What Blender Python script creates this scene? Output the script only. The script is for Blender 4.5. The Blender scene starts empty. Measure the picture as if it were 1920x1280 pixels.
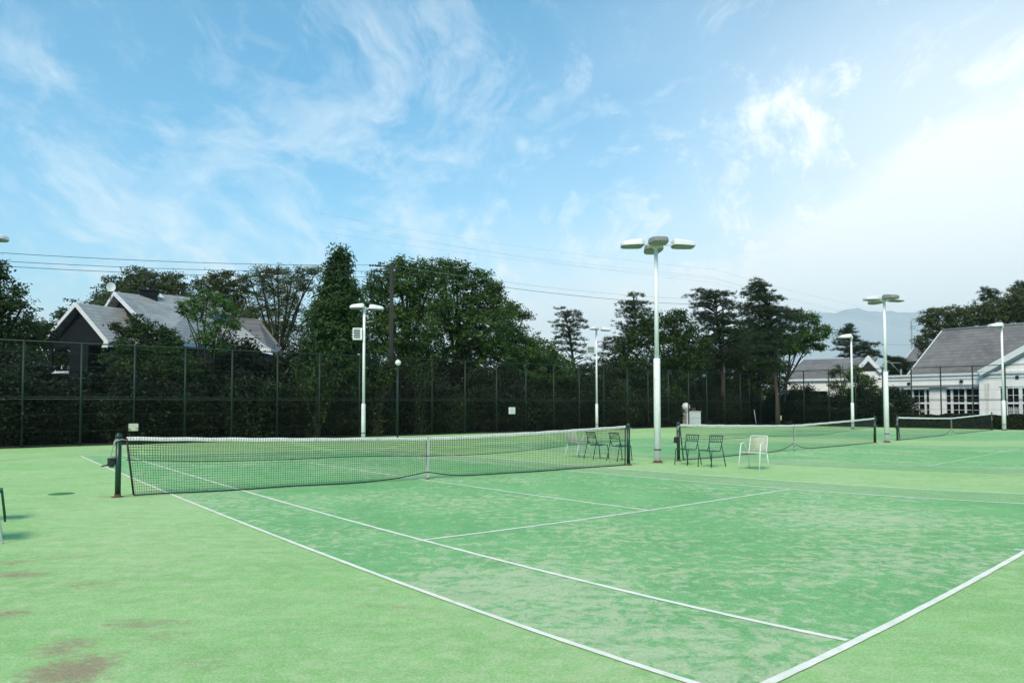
import bpy, math, random
import numpy as np
from mathutils import Vector, Matrix

rng = np.random.default_rng(7)
random.seed(7)
scene = bpy.context.scene
COL = scene.collection

# ------------------------------------------------------------------ camera and survey helpers
F, H, PITCH, SH = 1390.0, 1.612, 0.04, 61.37      # focal length and shift in photo pixels (1920 wide)
cp, sp = math.cos(PITCH), math.sin(PITCH)
HOR = 640 + SH + F * math.tan(PITCH)

def ray(px, py):
    a = (px - 960) / F
    b = (640 + SH - py) / F
    return Vector((a, cp - sp * b, sp + cp * b))

def ground(px, py, z=0.0):
    r = ray(px, py)
    t = (z - H) / r.z
    return Vector((r.x * t, r.y * t, z))

def at(px, py, D):
    r = ray(px, py)
    t = D / r.y
    return Vector((r.x * t, D, H + r.z * t))

def foot(px, D):
    """ground point seen in column px at depth D"""
    return Vector(((px - 960) / F * D * 1.0, D, 0))

# surveyed court frame: u across the courts, v along them (net at v = 0), with the lens' barrel term
CP = (3.566493, 14.363194, 1.616906)
YAW, PIT, ROL, FF, KK = -0.6722284, 0.0858533, -0.0026769, 1424.51441, -0.1447

def _axes():
    f = Vector((math.sin(YAW) * math.cos(PIT), -math.cos(YAW) * math.cos(PIT), math.sin(PIT)))
    r = f.cross(Vector((0, 0, 1))).normalized()
    u = r.cross(f)
    c, s = math.cos(ROL), math.sin(ROL)
    return c * r + s * u, -s * r + c * u, f
_R, _U, _F = _axes()

def W(u, v, z=0.0):
    d = Vector((-u - CP[0], v - CP[1], -CP[2]))
    zz = max(d.dot(_F), 0.5)
    x, y = d.dot(_R) / zz, d.dot(_U) / zz
    s = 1 + KK * min(x * x + y * y, 1.6)
    p = ground(960 + FF * x * s, 640 - FF * y * s, z if z < .05 else 0)
    p.z = z
    return p

cam = bpy.data.cameras.new('camera')
camo = bpy.data.objects.new('camera', cam)
COL.objects.link(camo)
camo.location = (0, 0, H)
camo.rotation_euler = (math.pi / 2 + PITCH, 0, 0)
cam.sensor_width = 36
cam.lens = F / 1920 * 36
cam.shift_y = SH / 1920
cam.clip_start = 0.1
cam.clip_end = 60000
scene.camera = camo

# ------------------------------------------------------------------ materials
def newmat(name):
    m = bpy.data.materials.new(name)
    m.use_nodes = True
    nt = m.node_tree
    b = nt.nodes['Principled BSDF']
    return m, nt, b

def N(nt, t, **kw):
    n = nt.nodes.new(t)
    for k, v in kw.items():
        setattr(n, k, v)
    return n

def ramp(nt, fac, stops):
    r = N(nt, 'ShaderNodeValToRGB')
    e = r.color_ramp.elements
    while len(e) < len(stops):
        e.new(0.5)
    for i, (p, c) in enumerate(stops):
        e[i].position = p
        e[i].color = (*c, 1) if len(c) == 3 else c
    nt.links.new(fac, r.inputs[0])
    return r.outputs[0]

def noise(nt, scale, detail=4, rough=.55, vec=None, dist=0.0):
    n = N(nt, 'ShaderNodeTexNoise')
    n.inputs['Scale'].default_value = scale
    n.inputs['Detail'].default_value = detail
    n.inputs['Roughness'].default_value = rough
    n.inputs['Distortion'].default_value = dist
    if vec is not None:
        nt.links.new(vec, n.inputs['Vector'])
    return n.outputs[0]

def mix(nt, fac, a, b, mode='MIX'):
    m = N(nt, 'ShaderNodeMix', data_type='RGBA', blend_type=mode)
    for s, v in ((0, fac), (6, a), (7, b)):
        if hasattr(v, 'is_output') or isinstance(v, bpy.types.NodeSocket):
            nt.links.new(v, m.inputs[s])
        elif s == 0:
            m.inputs[0].default_value = v
        else:
            m.inputs[s].default_value = (*v, 1)
    return m.outputs[2]

def mth(nt, op, a, b=None, c=None):
    m = N(nt, 'ShaderNodeMath', operation=op)
    for i, v in enumerate((a, b, c)):
        if v is None:
            continue
        if isinstance(v, bpy.types.NodeSocket):
            nt.links.new(v, m.inputs[i])
        else:
            m.inputs[i].default_value = v
    return m.outputs[0]

def objvec(nt, scale=(1, 1, 1)):
    g = N(nt, 'ShaderNodeNewGeometry')
    mp = N(nt, 'ShaderNodeMapping')
    mp.inputs['Scale'].default_value = scale
    nt.links.new(g.outputs['Position'], mp.inputs['Vector'])
    return mp.outputs[0]

def bump(nt, b, h, strength=.3, dist=.02):
    n = N(nt, 'ShaderNodeBump')
    n.inputs['Strength'].default_value = strength
    n.inputs['Distance'].default_value = dist
    nt.links.new(h, n.inputs['Height'])
    nt.links.new(n.outputs[0], b.inputs['Normal'])

def paint(name, base, dirt=(.2, .18, .14), amount=.35, scale=6, rough=.5, metal=0, vstretch=.25):
    m, nt, b = newmat(name)
    v = objvec(nt, (scale, scale, scale * vstretch))
    n = noise(nt, 1.0, 6, .65, v)
    f = ramp(nt, n, [(.52, (0, 0, 0)), (.78, (amount,) * 3)])
    c = mix(nt, f, base, dirt)
    n2 = noise(nt, 2.2, 3, .5, v)
    c = mix(nt, mth(nt, 'MULTIPLY', n2, .25), c, tuple(x * .72 for x in base))
    nt.links.new(c, b.inputs['Base Color'])
    b.inputs['Roughness'].default_value = rough
    b.inputs['Metallic'].default_value = metal
    return m

M = {}
M['white_pole'] = paint('white pole paint', (.9, .86, .88), (.25, .17, .1), .5, 5, .45)
M['white_metal'] = paint('white enamel', (.74, .77, .76), (.3, .28, .22), .3, 20, .4)
M['lamp_shell'] = paint('weathered lamp shell', (.8, .77, .78), (.34, .32, .3), .5, 5, .45)
M['lamp_dirty'] = paint('mildewed lamp underside', (.24, .23, .22), (.06, .06, .05), .9, 12, .5)
M['green_paint'] = paint('dark green gloss paint', (.005, .035, .022), (.02, .03, .02), .3, 8, .35)
M['fence_green'] = paint('fence green', (.004, .022, .014), (.015, .017, .014), .4, 4, .6)
M['black'] = paint('black plastic', (.012, .013, .013), (.05, .05, .05), .3, 8, .5)
M['chair_green'] = paint('chair green', (.008, .05, .04), (.03, .04, .03), .3, 12, .4)
M['net_cord'] = paint('black net cord', (.012, .02, .016), (.03, .04, .03), .2, 4, .8)
M['net_pale'] = paint('faded grey net cord', (.045, .07, .055), (.1, .1, .08), .3, 4, .8)
M['cloth'] = paint('white headband canvas', (.8, .79, .75), (.25, .25, .2), .7, 9, .85, 0, 1)
M['strap'] = paint('grey strap webbing', (.5, .5, .47), (.15, .15, .12), .8, 12, .85)
M['rust'] = paint('rust', (.09, .05, .035), (.05, .03, .02), .6, 8, .9)
M['cream'] = paint('cream plate', (.62, .6, .46), (.3, .26, .18), .4, 6, .6)
M['wood_pole'] = paint('creosoted pole', (.022, .022, .022), (.05, .047, .044), .7, 6, .85, 0, .1)
M['steel'] = paint('galvanised steel', (.25, .26, .26), (.12, .1, .09), .5, 5, .5)
M['wire'] = paint('cable', (.05, .055, .06), (.07, .07, .07), .2, 1, .7)
M['wire_pale'] = paint('aluminium conductor', (.3, .34, .36), (.25, .27, .28), .2, 1, .6)
M['white_wall'] = None

def wallmat():
    m, nt, b = newmat('white rendered wall')
    v = objvec(nt, (1.2, 1.2, .35))
    n = noise(nt, 1.6, 7, .65, v)
    c = ramp(nt, n, [(.3, (.76, .75, .73)), (.55, (.86, .85, .84)), (.8, (.9, .89, .88))])
    n3 = noise(nt, 9, 5, .6, v)
    c = mix(nt, mth(nt, 'MULTIPLY', ramp(nt, n3, [(.6, (0, 0, 0)), (.8, (1, 1, 1))]), .35), c, (.35, .34, .3))
    nt.links.new(c, b.inputs['Base Color'])
    b.inputs['Roughness'].default_value = .85
    bump(nt, b, noise(nt, 40, 4, .6, objvec(nt)), .15, .01)
    return m
M['white_wall'] = wallmat()

def roofmat(name, c1, c2, course, along):
    """slates in courses: bands run with height, joints across; along = unit dir of the eave"""
    m, nt, b = newmat(name)
    g = N(nt, 'ShaderNodeNewGeometry')
    sep = N(nt, 'ShaderNodeSeparateXYZ')
    nt.links.new(g.outputs['Position'], sep.inputs[0])
    dz = N(nt, 'ShaderNodeCombineXYZ')
    dot = N(nt, 'ShaderNodeVectorMath', operation='DOT_PRODUCT')
    nt.links.new(g.outputs['Position'], dot.inputs[0])
    dot.inputs[1].default_value = (along[0], along[1], 0)
    row = mth(nt, 'DIVIDE', sep.outputs[2], course)
    nt.links.new(dot.outputs['Value'], dz.inputs[0])
    nt.links.new(mth(nt, 'FLOOR', row), dz.inputs[1])
    sl = N(nt, 'ShaderNodeMapping')
    sl.inputs['Scale'].default_value = (2.2, 3.7, 1)
    nt.links.new(dz.outputs[0], sl.inputs['Vector'])
    n = noise(nt, 1.0, 1, .4, sl.outputs[0])
    big = noise(nt, .35, 5, .6, g.outputs['Position'])
    c = ramp(nt, n, [(.3, c1), (.7, c2)])
    c = mix(nt, ramp(nt, big, [(.35, (0, 0, 0)), (.7, (.5, .5, .5))]), c, tuple(x * 1.5 for x in c2))
    fr = mth(nt, 'FRACT', row)
    edge = ramp(nt, fr, [(0, (1, 1, 1)), (.16, (0, 0, 0))])
    c = mix(nt, mth(nt, 'MULTIPLY', edge, .9), c, tuple(x * .3 for x in c1))
    nt.links.new(c, b.inputs['Base Color'])
    b.inputs['Roughness'].default_value = .6
    bump(nt, b, mth(nt, 'ADD', fr, mth(nt, 'MULTIPLY', n, .4)), .5, .03)
    return m
M['slate_pale'] = roofmat('weathered grey slates', (.19, .2, .2), (.29, .305, .305), .21, (.72, .69))
M['slate_dark'] = roofmat('dark grey shingles', (.115, .105, .1), (.18, .168, .16), .3, (.7, -.71))

def sidingmat():
    m, nt, b = newmat('black stained board siding')
    g = N(nt, 'ShaderNodeNewGeometry')
    sep = N(nt, 'ShaderNodeSeparateXYZ')
    nt.links.new(g.outputs['Position'], sep.inputs[0])
    fr = mth(nt, 'FRACT', mth(nt, 'DIVIDE', sep.outputs[2], .16))
    n = noise(nt, 2, 5, .6, objvec(nt, (1, 1, 6)))
    c = ramp(nt, n, [(.3, (.005, .006, .007)), (.7, (.012, .014, .018))])
    b.inputs['Specular IOR Level'].default_value = .2
    c = mix(nt, ramp(nt, fr, [(0, (1, 1, 1)), (.12, (0, 0, 0))]), c, (.002, .002, .003))
    nt.links.new(c, b.inputs['Base Color'])
    b.inputs['Roughness'].default_value = .6
    bump(nt, b, fr, .5, .02)
    return m
M['siding'] = sidingmat()
M['fascia'] = paint('white fascia board', (.72, .74, .75), (.3, .3, .28), .4, 3, .6, 0, 1)
m, nt, b = newmat('dark window glass')
b.inputs['Base Color'].default_value = (.006, .006, .009, 1)
b.inputs['Roughness'].default_value = .12
b.inputs['Specular IOR Level'].default_value = .3
M['glass'] = m
M['brick_dark'] = paint('dark brick', (.03, .022, .02), (.05, .03, .025), .4, 5, .9)
M['curtain'] = paint('grey curtain', (.3, .32, .32), (.15, .16, .16), .5, 5, .9)
M['beige'] = paint('beige board', (.3, .24, .2), (.2, .15, .12), .4, 4, .8)

def leafmat(name, c1, c2, c3, trans=.22):
    m = bpy.data.materials.new(name)
    m.use_nodes = True
    nt = m.node_tree
    nt.nodes.clear()
    g = N(nt, 'ShaderNodeNewGeometry')
    c = ramp(nt, g.outputs['Random Per Island'], [(0, c1), (.55, c2), (1, c3)])
    n = noise(nt, .55, 3, .6, g.outputs['Position'])
    c = mix(nt, ramp(nt, n, [(.4, (0, 0, 0)), (.65, (.75, .75, .75))]), c, c3)
    d = N(nt, 'ShaderNodeBsdfPrincipled')
    d.inputs['Roughness'].default_value = .55
    d.inputs['Specular IOR Level'].default_value = .25
    nt.links.new(c, d.inputs['Base Color'])
    t = N(nt, 'ShaderNodeBsdfTranslucent')
    nt.links.new(mix(nt, .5, c, c3), t.inputs['Color'])
    s = N(nt, 'ShaderNodeMixShader')
    s.inputs[0].default_value = trans
    nt.links.new(d.outputs[0], s.inputs[1])
    nt.links.new(t.outputs[0], s.inputs[2])
    o = N(nt, 'ShaderNodeOutputMaterial')
    nt.links.new(s.outputs[0], o.inputs[0])
    return m
M['leaf_dark'] = leafmat('dark leaf', (.012, .026, .008), (.026, .052, .014), (.052, .095, .026))
M['leaf_mid'] = leafmat('mid leaf', (.016, .038, .01), (.04, .085, .02), (.09, .165, .04))
M['leaf_fresh'] = leafmat('fresh leaf', (.028, .07, .014), (.05, .12, .024), (.09, .18, .04))
M['leaf_olive'] = leafmat('olive leaf', (.024, .038, .013), (.052, .075, .026), (.105, .135, .05))
M['needle'] = leafmat('pine needle', (.009, .019, .01), (.018, .035, .017), (.036, .06, .026), .08)
M['cedar'] = leafmat('cedar spray', (.01, .026, .008), (.022, .054, .014), (.046, .095, .022), .1)
M['leaf_hedge'] = leafmat('hedge leaf', (.012, .02, .008), (.02, .034, .012), (.05, .06, .02))
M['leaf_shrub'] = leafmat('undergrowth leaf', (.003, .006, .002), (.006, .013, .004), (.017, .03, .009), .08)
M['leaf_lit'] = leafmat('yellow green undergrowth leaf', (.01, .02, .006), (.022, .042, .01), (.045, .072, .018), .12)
M['bark'] = paint('dark bark', (.025, .021, .018), (.05, .045, .04), .6, 4, .9)
M['bark_red'] = paint('reddish pine bark', (.06, .034, .026), (.03, .022, .02), .6, 3, .9)

# turf -----------------------------------------------------------------------------------
def turf(name, greens, sand, sand_amt, dirtspots=(), sandthr=(.56, .72), worn=None):
    m, nt, b = newmat(name)
    v = objvec(nt)
    lo = noise(nt, .22, 4, .6, v)
    md = noise(nt, 1.1, 6, .65, v)
    c = ramp(nt, mth(nt, 'ADD', mth(nt, 'MULTIPLY', lo, .5), mth(nt, 'MULTIPLY', md, .5)),
             [(.36, greens[0]), (.5, greens[1]), (.64, greens[2])])
    # sand infill showing through the pile
    s1 = noise(nt, 6.0, 10, .7, v, .6)
    s2 = noise(nt, .3, 3, .5, v)
    sm = mth(nt, 'ADD', mth(nt, 'MULTIPLY', s1, .68), mth(nt, 'MULTIPLY', s2, .32))
    for (p, rx, ry, a) in (worn or ()):
        mp = N(nt, 'ShaderNodeMapping', vector_type='TEXTURE')
        mp.inputs['Location'].default_value = (p.x, p.y, 0)
        mp.inputs['Scale'].default_value = (rx, ry, 1)
        nt.links.new(v, mp.inputs['Vector'])
        ln = N(nt, 'ShaderNodeVectorMath', operation='LENGTH')
        nt.links.new(mp.outputs[0], ln.inputs[0])
        sm = mth(nt, 'ADD', sm, mth(nt, 'MULTIPLY', mth(nt, 'EXPONENT', mth(nt, 'MULTIPLY', mth(nt, 'POWER', ln.outputs['Value'], 2), -1)), a))
    f = ramp(nt, sm, [(sandthr[0], (0, 0, 0)), (sandthr[1], (1, 1, 1))])
    c = mix(nt, mth(nt, 'MULTIPLY', f, sand_amt), c, sand)
    b1_ = noise(nt, 2.1, 9, .72, v, 1.0)
    b2_ = ramp(nt, b1_, [(.60, (0, 0, 0)), (.69, (1, 1, 1))])
    c = mix(nt, mth(nt, 'MULTIPLY', b2_, sand_amt * .75), c, tuple(x * 1.06 for x in sand))
    # drag-brush streaks
    st = noise(nt, 1.0, 4, .6, objvec(nt, (1.2, 5, 1)))
    c = mix(nt, mth(nt, 'MULTIPLY', ramp(nt, st, [(.45, (0, 0, 0)), (.72, (1, 1, 1))]), .34), c, tuple(x * .45 for x in greens[0]))
    # fine pile grain
    fn = noise(nt, 55, 3, .7, v)
    c = mix(nt, .42, c, ramp(nt, fn, [(.25, tuple(x * .35 for x in greens[0])), (.5, greens[1]), (.75, tuple(min(1, x * 1.9) for x in greens[2]))]))
    fn2 = noise(nt, 260, 2, .7, v)
    c = mix(nt, .3, c, ramp(nt, fn2, [(.3, tuple(x * .3 for x in greens[0])), (.5, greens[1]), (.72, tuple(min(1, x * 2.2) for x in greens[2]))]))
    if dirtspots:
        dn = noise(nt, 5.5, 10, .78, objvec(nt, (1.0, 1.6, 1)), 1.2)
        tot = None
        for (p, rx, ry, a) in dirtspots:
            mp = N(nt, 'ShaderNodeMapping', vector_type='TEXTURE')
            mp.inputs['Location'].default_value = (p.x, p.y, 0)
            mp.inputs['Scale'].default_value = (rx, ry, 1)
            g = N(nt, 'ShaderNodeNewGeometry')
            nt.links.new(g.outputs['Position'], mp.inputs['Vector'])
            ln = N(nt, 'ShaderNodeVectorMath', operation='LENGTH')
            nt.links.new(mp.outputs[0], ln.inputs[0])
            e = mth(nt, 'MULTIPLY', mth(nt, 'MAXIMUM', mth(nt, 'SUBTRACT', 1.0, ln.outputs['Value']), 0), a)
            tot = e if tot is None else mth(nt, 'MAXIMUM', tot, e)
        f = ramp(nt, mth(nt, 'ADD', mth(nt, 'MULTIPLY', tot, .36), mth(nt, 'MULTIPLY', dn, .85)), [(.505, (0, 0, 0)), (.70, (.8, .8, .8))])
        f = mth(nt, 'MULTIPLY', f, mth(nt, 'MINIMUM', mth(nt, 'MULTIPLY', tot, 4), 1.0))
        grit = ramp(nt, noise(nt, 120, 3, .7, v), [(.3, (.17, .10, .07)), (.7, (.5, .36, .27))])
        c = mix(nt, f, c, grit)
    nt.links.new(c, b.inputs['Base Color'])
    b.inputs['Roughness'].default_value = .95
    b.inputs['Specular IOR Level'].default_value = .1
    bump(nt, b, mth(nt, 'ADD', fn, mth(nt, 'MULTIPLY', fn2, .6)), .6, .012)
    return m

spots = [(ground(130, 1260), .42, .55, 1.0), (ground(120, 1215), .3, .35, .8), (ground(35, 1078), .5, .22, .9), (ground(30, 1055), .5, .2, .6),
         (ground(270, 1170), .5, .25, .65), (ground(170, 1095), .5, .3, .5), (ground(10, 1150), .4, .3, .6), (ground(300, 1195), .4, .3, .5),
         (ground(120, 1045), .6, .25, .45), (ground(380, 1245), .35, .25, .45),
         (ground(219, 931), .75, .16, .95), (ground(1233, 868), .5, .25, .9), (ground(1182, 870), .5, .25, .8), (ground(1285, 866), .4, .25, .7),
         (ground(250, 1065), .6, .3, .35), (ground(730, 1140), .5, .2, .4), (ground(1663, 830), .6, .5, .7), (ground(1410, 882), .5, .2, .35)]
worn = [(ground(1000, 1110), 1.6, .9, .055), (ground(1450, 1240), 1.2, .6, .055), (ground(1150, 1060), 2.2, 1.2, .03), (ground(700, 950), 2.5, 1.5, .02), (ground(1300, 1180), 1.3, .6, .04),
        (ground(1500, 980), 3, 1.6, .02), (ground(1750, 960), 3, 1.6, .02), (ground(1700, 1060), 2, 1, .02), (ground(900, 1080), 1.2, .6, .04)]
M['turf_out'] = turf('yellow green sanded turf', ((.17, .41, .11), (.30, .56, .20), (.43, .66, .31)), (.74, .70, .50), .7, spots, (.45, .60))
M['turf_court'] = turf('blue green court turf', ((.07, .27, .085), (.185, .46, .18), (.32, .58, .27)), (.92, .78, .60), .85, (), (.505, .59), worn)
M['turf_alley'] = turf('grey green alley turf', ((.15, .34, .12), (.23, .45, .19), (.32, .53, .27)), (.66, .62, .45), .75, (), (.44, .6))
def linemat():
    m, nt, b = newmat('white court line')
    n = noise(nt, 3, 6, .7, objvec(nt))
    n2 = noise(nt, 90, 3, .7, objvec(nt))
    c = ramp(nt, n, [(.3, (.7, .72, .6)), (.6, (.9, .86, .77))])
    c = mix(nt, mth(nt, 'MULTIPLY', ramp(nt, n2, [(.5, (0, 0, 0)), (.7, (1, 1, 1))]), .35), c, (.4, .55, .36))
    n4 = noise(nt, 5, 8, .75, objvec(nt))
    c = mix(nt, ramp(nt, n4, [(.56, (0, 0, 0)), (.68, (.7, .7, .7))]), c, (.46, .56, .38))
    nt.links.new(c, b.inputs['Base Color'])
    b.inputs['Roughness'].default_value = .9
    return m
M['line'] = linemat()
def linefar():
    m, nt, b = newmat('worn far court line')
    n = noise(nt, 2, 6, .7, objvec(nt))
    c = ramp(nt, n, [(.35, (.4, .55, .42)), (.65, (.7, .78, .68))])
    nt.links.new(c, b.inputs['Base Color'])
    b.inputs['Roughness'].default_value = .9
    return m
M['line_worn'] = linefar()
def soil():
    m, nt, b = newmat('dark leaf litter soil')
    v = objvec(nt)
    n = noise(nt, .8, 7, .7, v)
    c = ramp(nt, n, [(.3, (.018, .018, .011)), (.55, (.032, .036, .018)), (.8, (.06, .055, .035))])
    nt.links.new(c, b.inputs['Base Color'])
    b.inputs['Roughness'].default_value = 1
    bump(nt, b, n, .6, .1)
    return m
M['soil'] = soil()
M['kerb'] = paint('dusty concrete strip', (.22, .22, .17), (.1, .09, .07), .6, 2, .95)
m, nt, b = newmat('haze-paled hill')
nt.links.new(ramp(nt, noise(nt, .002, 8, .6, objvec(nt)), [(.3, (.29, .34, .36)), (.7, (.32, .37, .39))]), b.inputs['Base Color'])  # distance haze mixed into the colour, far paler than real forest
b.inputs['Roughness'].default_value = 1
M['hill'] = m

# ------------------------------------------------------------------ mesh helpers
class MB:
    def __init__(s):
        s.v, s.f, s.smooth = [], [], []
    def add(s, vs, fs, sm=False):
        o = len(s.v)
        s.v += [tuple(v) for v in vs]
        s.f += [tuple(i + o for i in f) for f in fs]
        s.smooth += [sm] * len(fs)
        return s
    def box(s, c, size, R=None):
        c = Vector(c)
        a, b_, d = [x / 2 for x in size]
        vs = []
        for z in (-d, d):
            for x, y in ((-a, -b_), (a, -b_), (a, b_), (-a, b_)):
                p = Vector((x, y, z))
                vs.append(c + (R @ p if R else p))
        return s.add(vs, [(3, 2, 1, 0), (4, 5, 6, 7), (0, 1, 5, 4), (1, 2, 6, 5), (2, 3, 7, 6), (3, 0, 4, 7)])
    def tube(s, pts, r, n=8, caps=True, sm=True):
        pts = [Vector(p) for p in pts]
        rs = r if isinstance(r, (list, tuple)) else [r] * len(pts)
        vs, fs = [], []
        prev = None
        for i, p in enumerate(pts):
            a = pts[min(i + 1, len(pts) - 1)] - pts[max(i - 1, 0)]
            a = a.normalized() if a.length > 1e-9 else Vector((0, 0, 1))
            if prev is None:
                ref = Vector((0, 0, 1)) if abs(a.z) < .9 else Vector((1, 0, 0))
                x = a.cross(ref).normalized()
            else:
                x = prev - a * prev.dot(a)
                x = x.normalized() if x.length > 1e-6 else a.orthogonal().normalized()
            prev = x
            y = a.cross(x)
            for k in range(n):
                t = 2 * math.pi * k / n
                vs.append(p + (x * math.cos(t) + y * math.sin(t)) * rs[i])
        for i in range(len(pts) - 1):
            for k in range(n):
                k2 = (k + 1) % n
                fs.append((i * n + k, i * n + k2, (i + 1) * n + k2, (i + 1) * n + k))
        s.add(vs, fs, sm)
        if caps:
            o = len(s.v) - len(vs)
            s.f += [tuple(o + k for k in reversed(range(n))), tuple(o + (len(pts) - 1) * n + k for k in range(n))]
            s.smooth += [False, False]
        return s
    def lathe(s, prof, n=16, c=(0, 0, 0)):
        vs, fs = [], []
        for r, z in prof:
            for k in range(n):
                t = 2 * math.pi * k / n
                vs.append((c[0] + r * math.cos(t), c[1] + r * math.sin(t), c[2] + z))
        for i in range(len(prof) - 1):
            for k in range(n):
                k2 = (k + 1) % n
                fs.append((i * n + k, i * n + k2, (i + 1) * n + k2, (i + 1) * n + k))
        return s.add(vs, fs, True)
    def prism(s, poly, vec):
        """closed solid: polygon swept along vec"""
        poly = [Vector(p) for p in poly]
        vec = Vector(vec)
        n = len(poly)
        vs = poly + [p + vec for p in poly]
        fs = [tuple(range(n)), tuple(reversed(range(n, 2 * n)))] + [((i + 1) % n, i, n + i, n + (i + 1) % n) for i in range(n)]
        return s.add(vs, fs)
    def obj(s, name, mat, parent=None, bevel=0):
        me = bpy.data.meshes.new(name)
        me.from_pydata(s.v, [], s.f)
        me.polygons.foreach_set('use_smooth', s.smooth)
        me.materials.append(M[mat] if isinstance(mat, str) else mat)
        me.update()
        o = bpy.data.objects.new(name, me)
        COL.objects.link(o)
        if parent is not None:
            o.parent = parent
            o.matrix_parent_inverse = Matrix.Identity(4)
        if bevel:
            bv = o.modifiers.new('bevel', 'BEVEL')
            bv.width = bevel
            bv.segments = 2
        return o

def tag(o, label, cat, group=None, kind=None):
    if label: o['label'] = label
    if cat: o['category'] = cat
    if group: o['group'] = group
    if kind: o['kind'] = kind
    return o

def thing(name, label, cat, loc=(0, 0, 0), rz=0, group=None):
    o = bpy.data.objects.new(name, None)
    COL.objects.link(o)
    o.location = loc
    o.rotation_euler = (0, 0, rz)
    return tag(o, label, cat, group)

def struct(o):
    o['kind'] = 'structure'
    return o

def dup(root, loc, rz=0, label=None, scale=None, group=None):
    def cp_(o, par):
        c = o.copy()
        COL.objects.link(c)
        c.parent = par
        for ch in [x for x in bpy.data.objects if x.parent == o]:
            cp_(ch, c)
        return c
    r = cp_(root, None)
    r.location = loc
    r.rotation_euler = (0, 0, rz)
    if label: r['label'] = label
    if scale is not None: r.scale = scale
    if group: r['group'] = group
    return r

# ------------------------------------------------------------------ ground
def sheet(name, pts, z, mat, parent=None):
    return MB().add([(p.x, p.y, z) for p in pts], [tuple(range(len(pts)))]).obj(name, mat, parent)

FC = foot(1405, 57.4)                 # corner of the fences
FL = foot(-420, 20.0)                 # far beyond the left edge
a0, a1 = foot(0, 26.7), FC
dirL = (a1 - a0).normalized()
FL = a0 - dirL * 16
FR0 = foot(1920, 45.7)
dirR = (FR0 - FC).normalized()
FR = FC + dirR * 44

g = MB().add([(-14000, -1500, 0), (14000, -1500, 0), (14000, 14500, 0), (-14000, 14500, 0)], [(0, 1, 2, 3)]).obj('ground', 'soil')
struct(g)
inL = Vector((dirL.y, -dirL.x, 0))
g = sheet('court_surround', [FL - inL * 0, FC, FR, FR + Vector((-6, -34, 0)), Vector((-30, -14, 0)), FL + Vector((-4, -6, 0))][::-1], .004, 'turf_out')
struct(g)
g = MB()
inR = Vector((dirR.y, -dirR.x, 0))
def strip(A, B, w, z):
    d = (B - A).normalized()
    n = Vector((d.y, -d.x, 0)) * w
    return [A, B, B + n, A + n]
k = sheet('dusty_edge_path', strip(a0 + dirL * 22, FC - dirL * .3, .55, 0)[::-1], .0075, 'kerb')
struct(k)

def patch(name, u0, u1, v0, v1, z, mat):
    nu, nv = 8, 14
    vs, fs = [], []
    for i in range(nu + 1):
        for j in range(nv + 1):
            p = W(u0 + (u1 - u0) * i / nu, v0 + (v1 - v0) * j / nv, z)
            vs.append((p.x, p.y, z))
    for i in range(nu):
        for j in range(nv):
            a = i * (nv + 1) + j
            fs.append((a, a + nv + 1, a + nv + 2, a + 1)[::-1])
    return struct(MB().add(vs, fs).obj(name, mat))

S = 15.0
for c in range(3):
    o = c * S
    v1 = 11.885
    patch('court_turf', o, o + 10.97, -11.885, v1, .007, 'turf_court')
    # the doubles alley reads greyer
    patch('court_alley_turf', o + 9.6, o + 10.97, -11.885, v1, .0095, 'turf_alley')
    if c:
        patch('court_alley_turf', o, o + 1.37, -11.885, v1, .0095, 'turf_alley')

def courtline(mb, p, q, w, z, n=16):
    (u0, v0), (u1, v1) = p, q
    L = math.hypot(u1 - u0, v1 - v0)
    n = max(1, int(L / .12))
    du, dv = (u1 - u0) / L, (v1 - v0) / L
    nu, nv = -dv * w / 2, du * w / 2
    vs, fs = [], []
    for i in range(n + 1):
        t = i / n
        u, v = u0 + (u1 - u0) * t, v0 + (v1 - v0) * t
        for s in (1, -1):
            j_ = 1 + rng.uniform(-.09, .09)
            P = W(u + nu * s * j_, v + nv * s * j_, z)
            vs.append((P.x, P.y, z))
    for i in range(n):
        fs.append((2 * i, 2 * i + 1, 2 * i + 3, 2 * i + 2))
    mb.add(vs, fs)
for c in range(3):
    o = c * S
    w = .055
    mb = MB()
    courtline(mb, (o, -11.885), (o, 11.885), w, .0118, 30)
    courtline(mb, (o + 10.97, -11.885), (o + 10.97, 11.885), w, .0118, 30)
    courtline(mb, (o + 1.37, -11.83), (o + 1.37, 11.83), w, .0118, 30)
    courtline(mb, (o + 9.6, -11.83), (o + 9.6, 11.83), w, .0118, 30)
    courtline(mb, (o + 5.485, -6.37), (o + 5.485, 6.37), w, .0118, 20)
    for s in (-1, 1):
        courtline(mb, (o + 1.4, 6.4 * s), (o + 9.57, 6.4 * s), w, .01185)
        courtline(mb, (o - .02, 11.885 * s), (o + 10.99, 11.885 * s), .07, .0122)
        courtline(mb, (o + 5.485, 11.84 * s), (o + 5.485, 11.74 * s), w, .01185, 1)
    struct(mb.obj('court_line', 'line' if c == 0 else 'line_worn'))

# drain cover
p = ground(115, 926)
mb = MB().lathe([(0, .010), (.2, .010), (.21, .008), (.21, .0045)], 24, (p.x, p.y, 0))
for k in range(-3, 4):
    mb.box((p.x, p.y + k * .05, .012), (.34 - abs(k) * .05, .012, .004))
m, nt, b = newmat('mossy iron cover')
b.inputs['Base Color'].default_value = (.06, .2, .07, 1)
b.inputs['Roughness'].default_value = .9
tag(mb.obj('drain_cover', m), 'round mossy green drain cover set in the turf at left', 'drain cover')

# ------------------------------------------------------------------ nets
def bez3(A, Cn, B, t):
    # quadratic through A (0), Cn (.5), B (1)
    c = 2 * Cn - (A + B) / 2
    return A * (1 - t) ** 2 + c * 2 * t * (1 - t) + B * t * t

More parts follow.
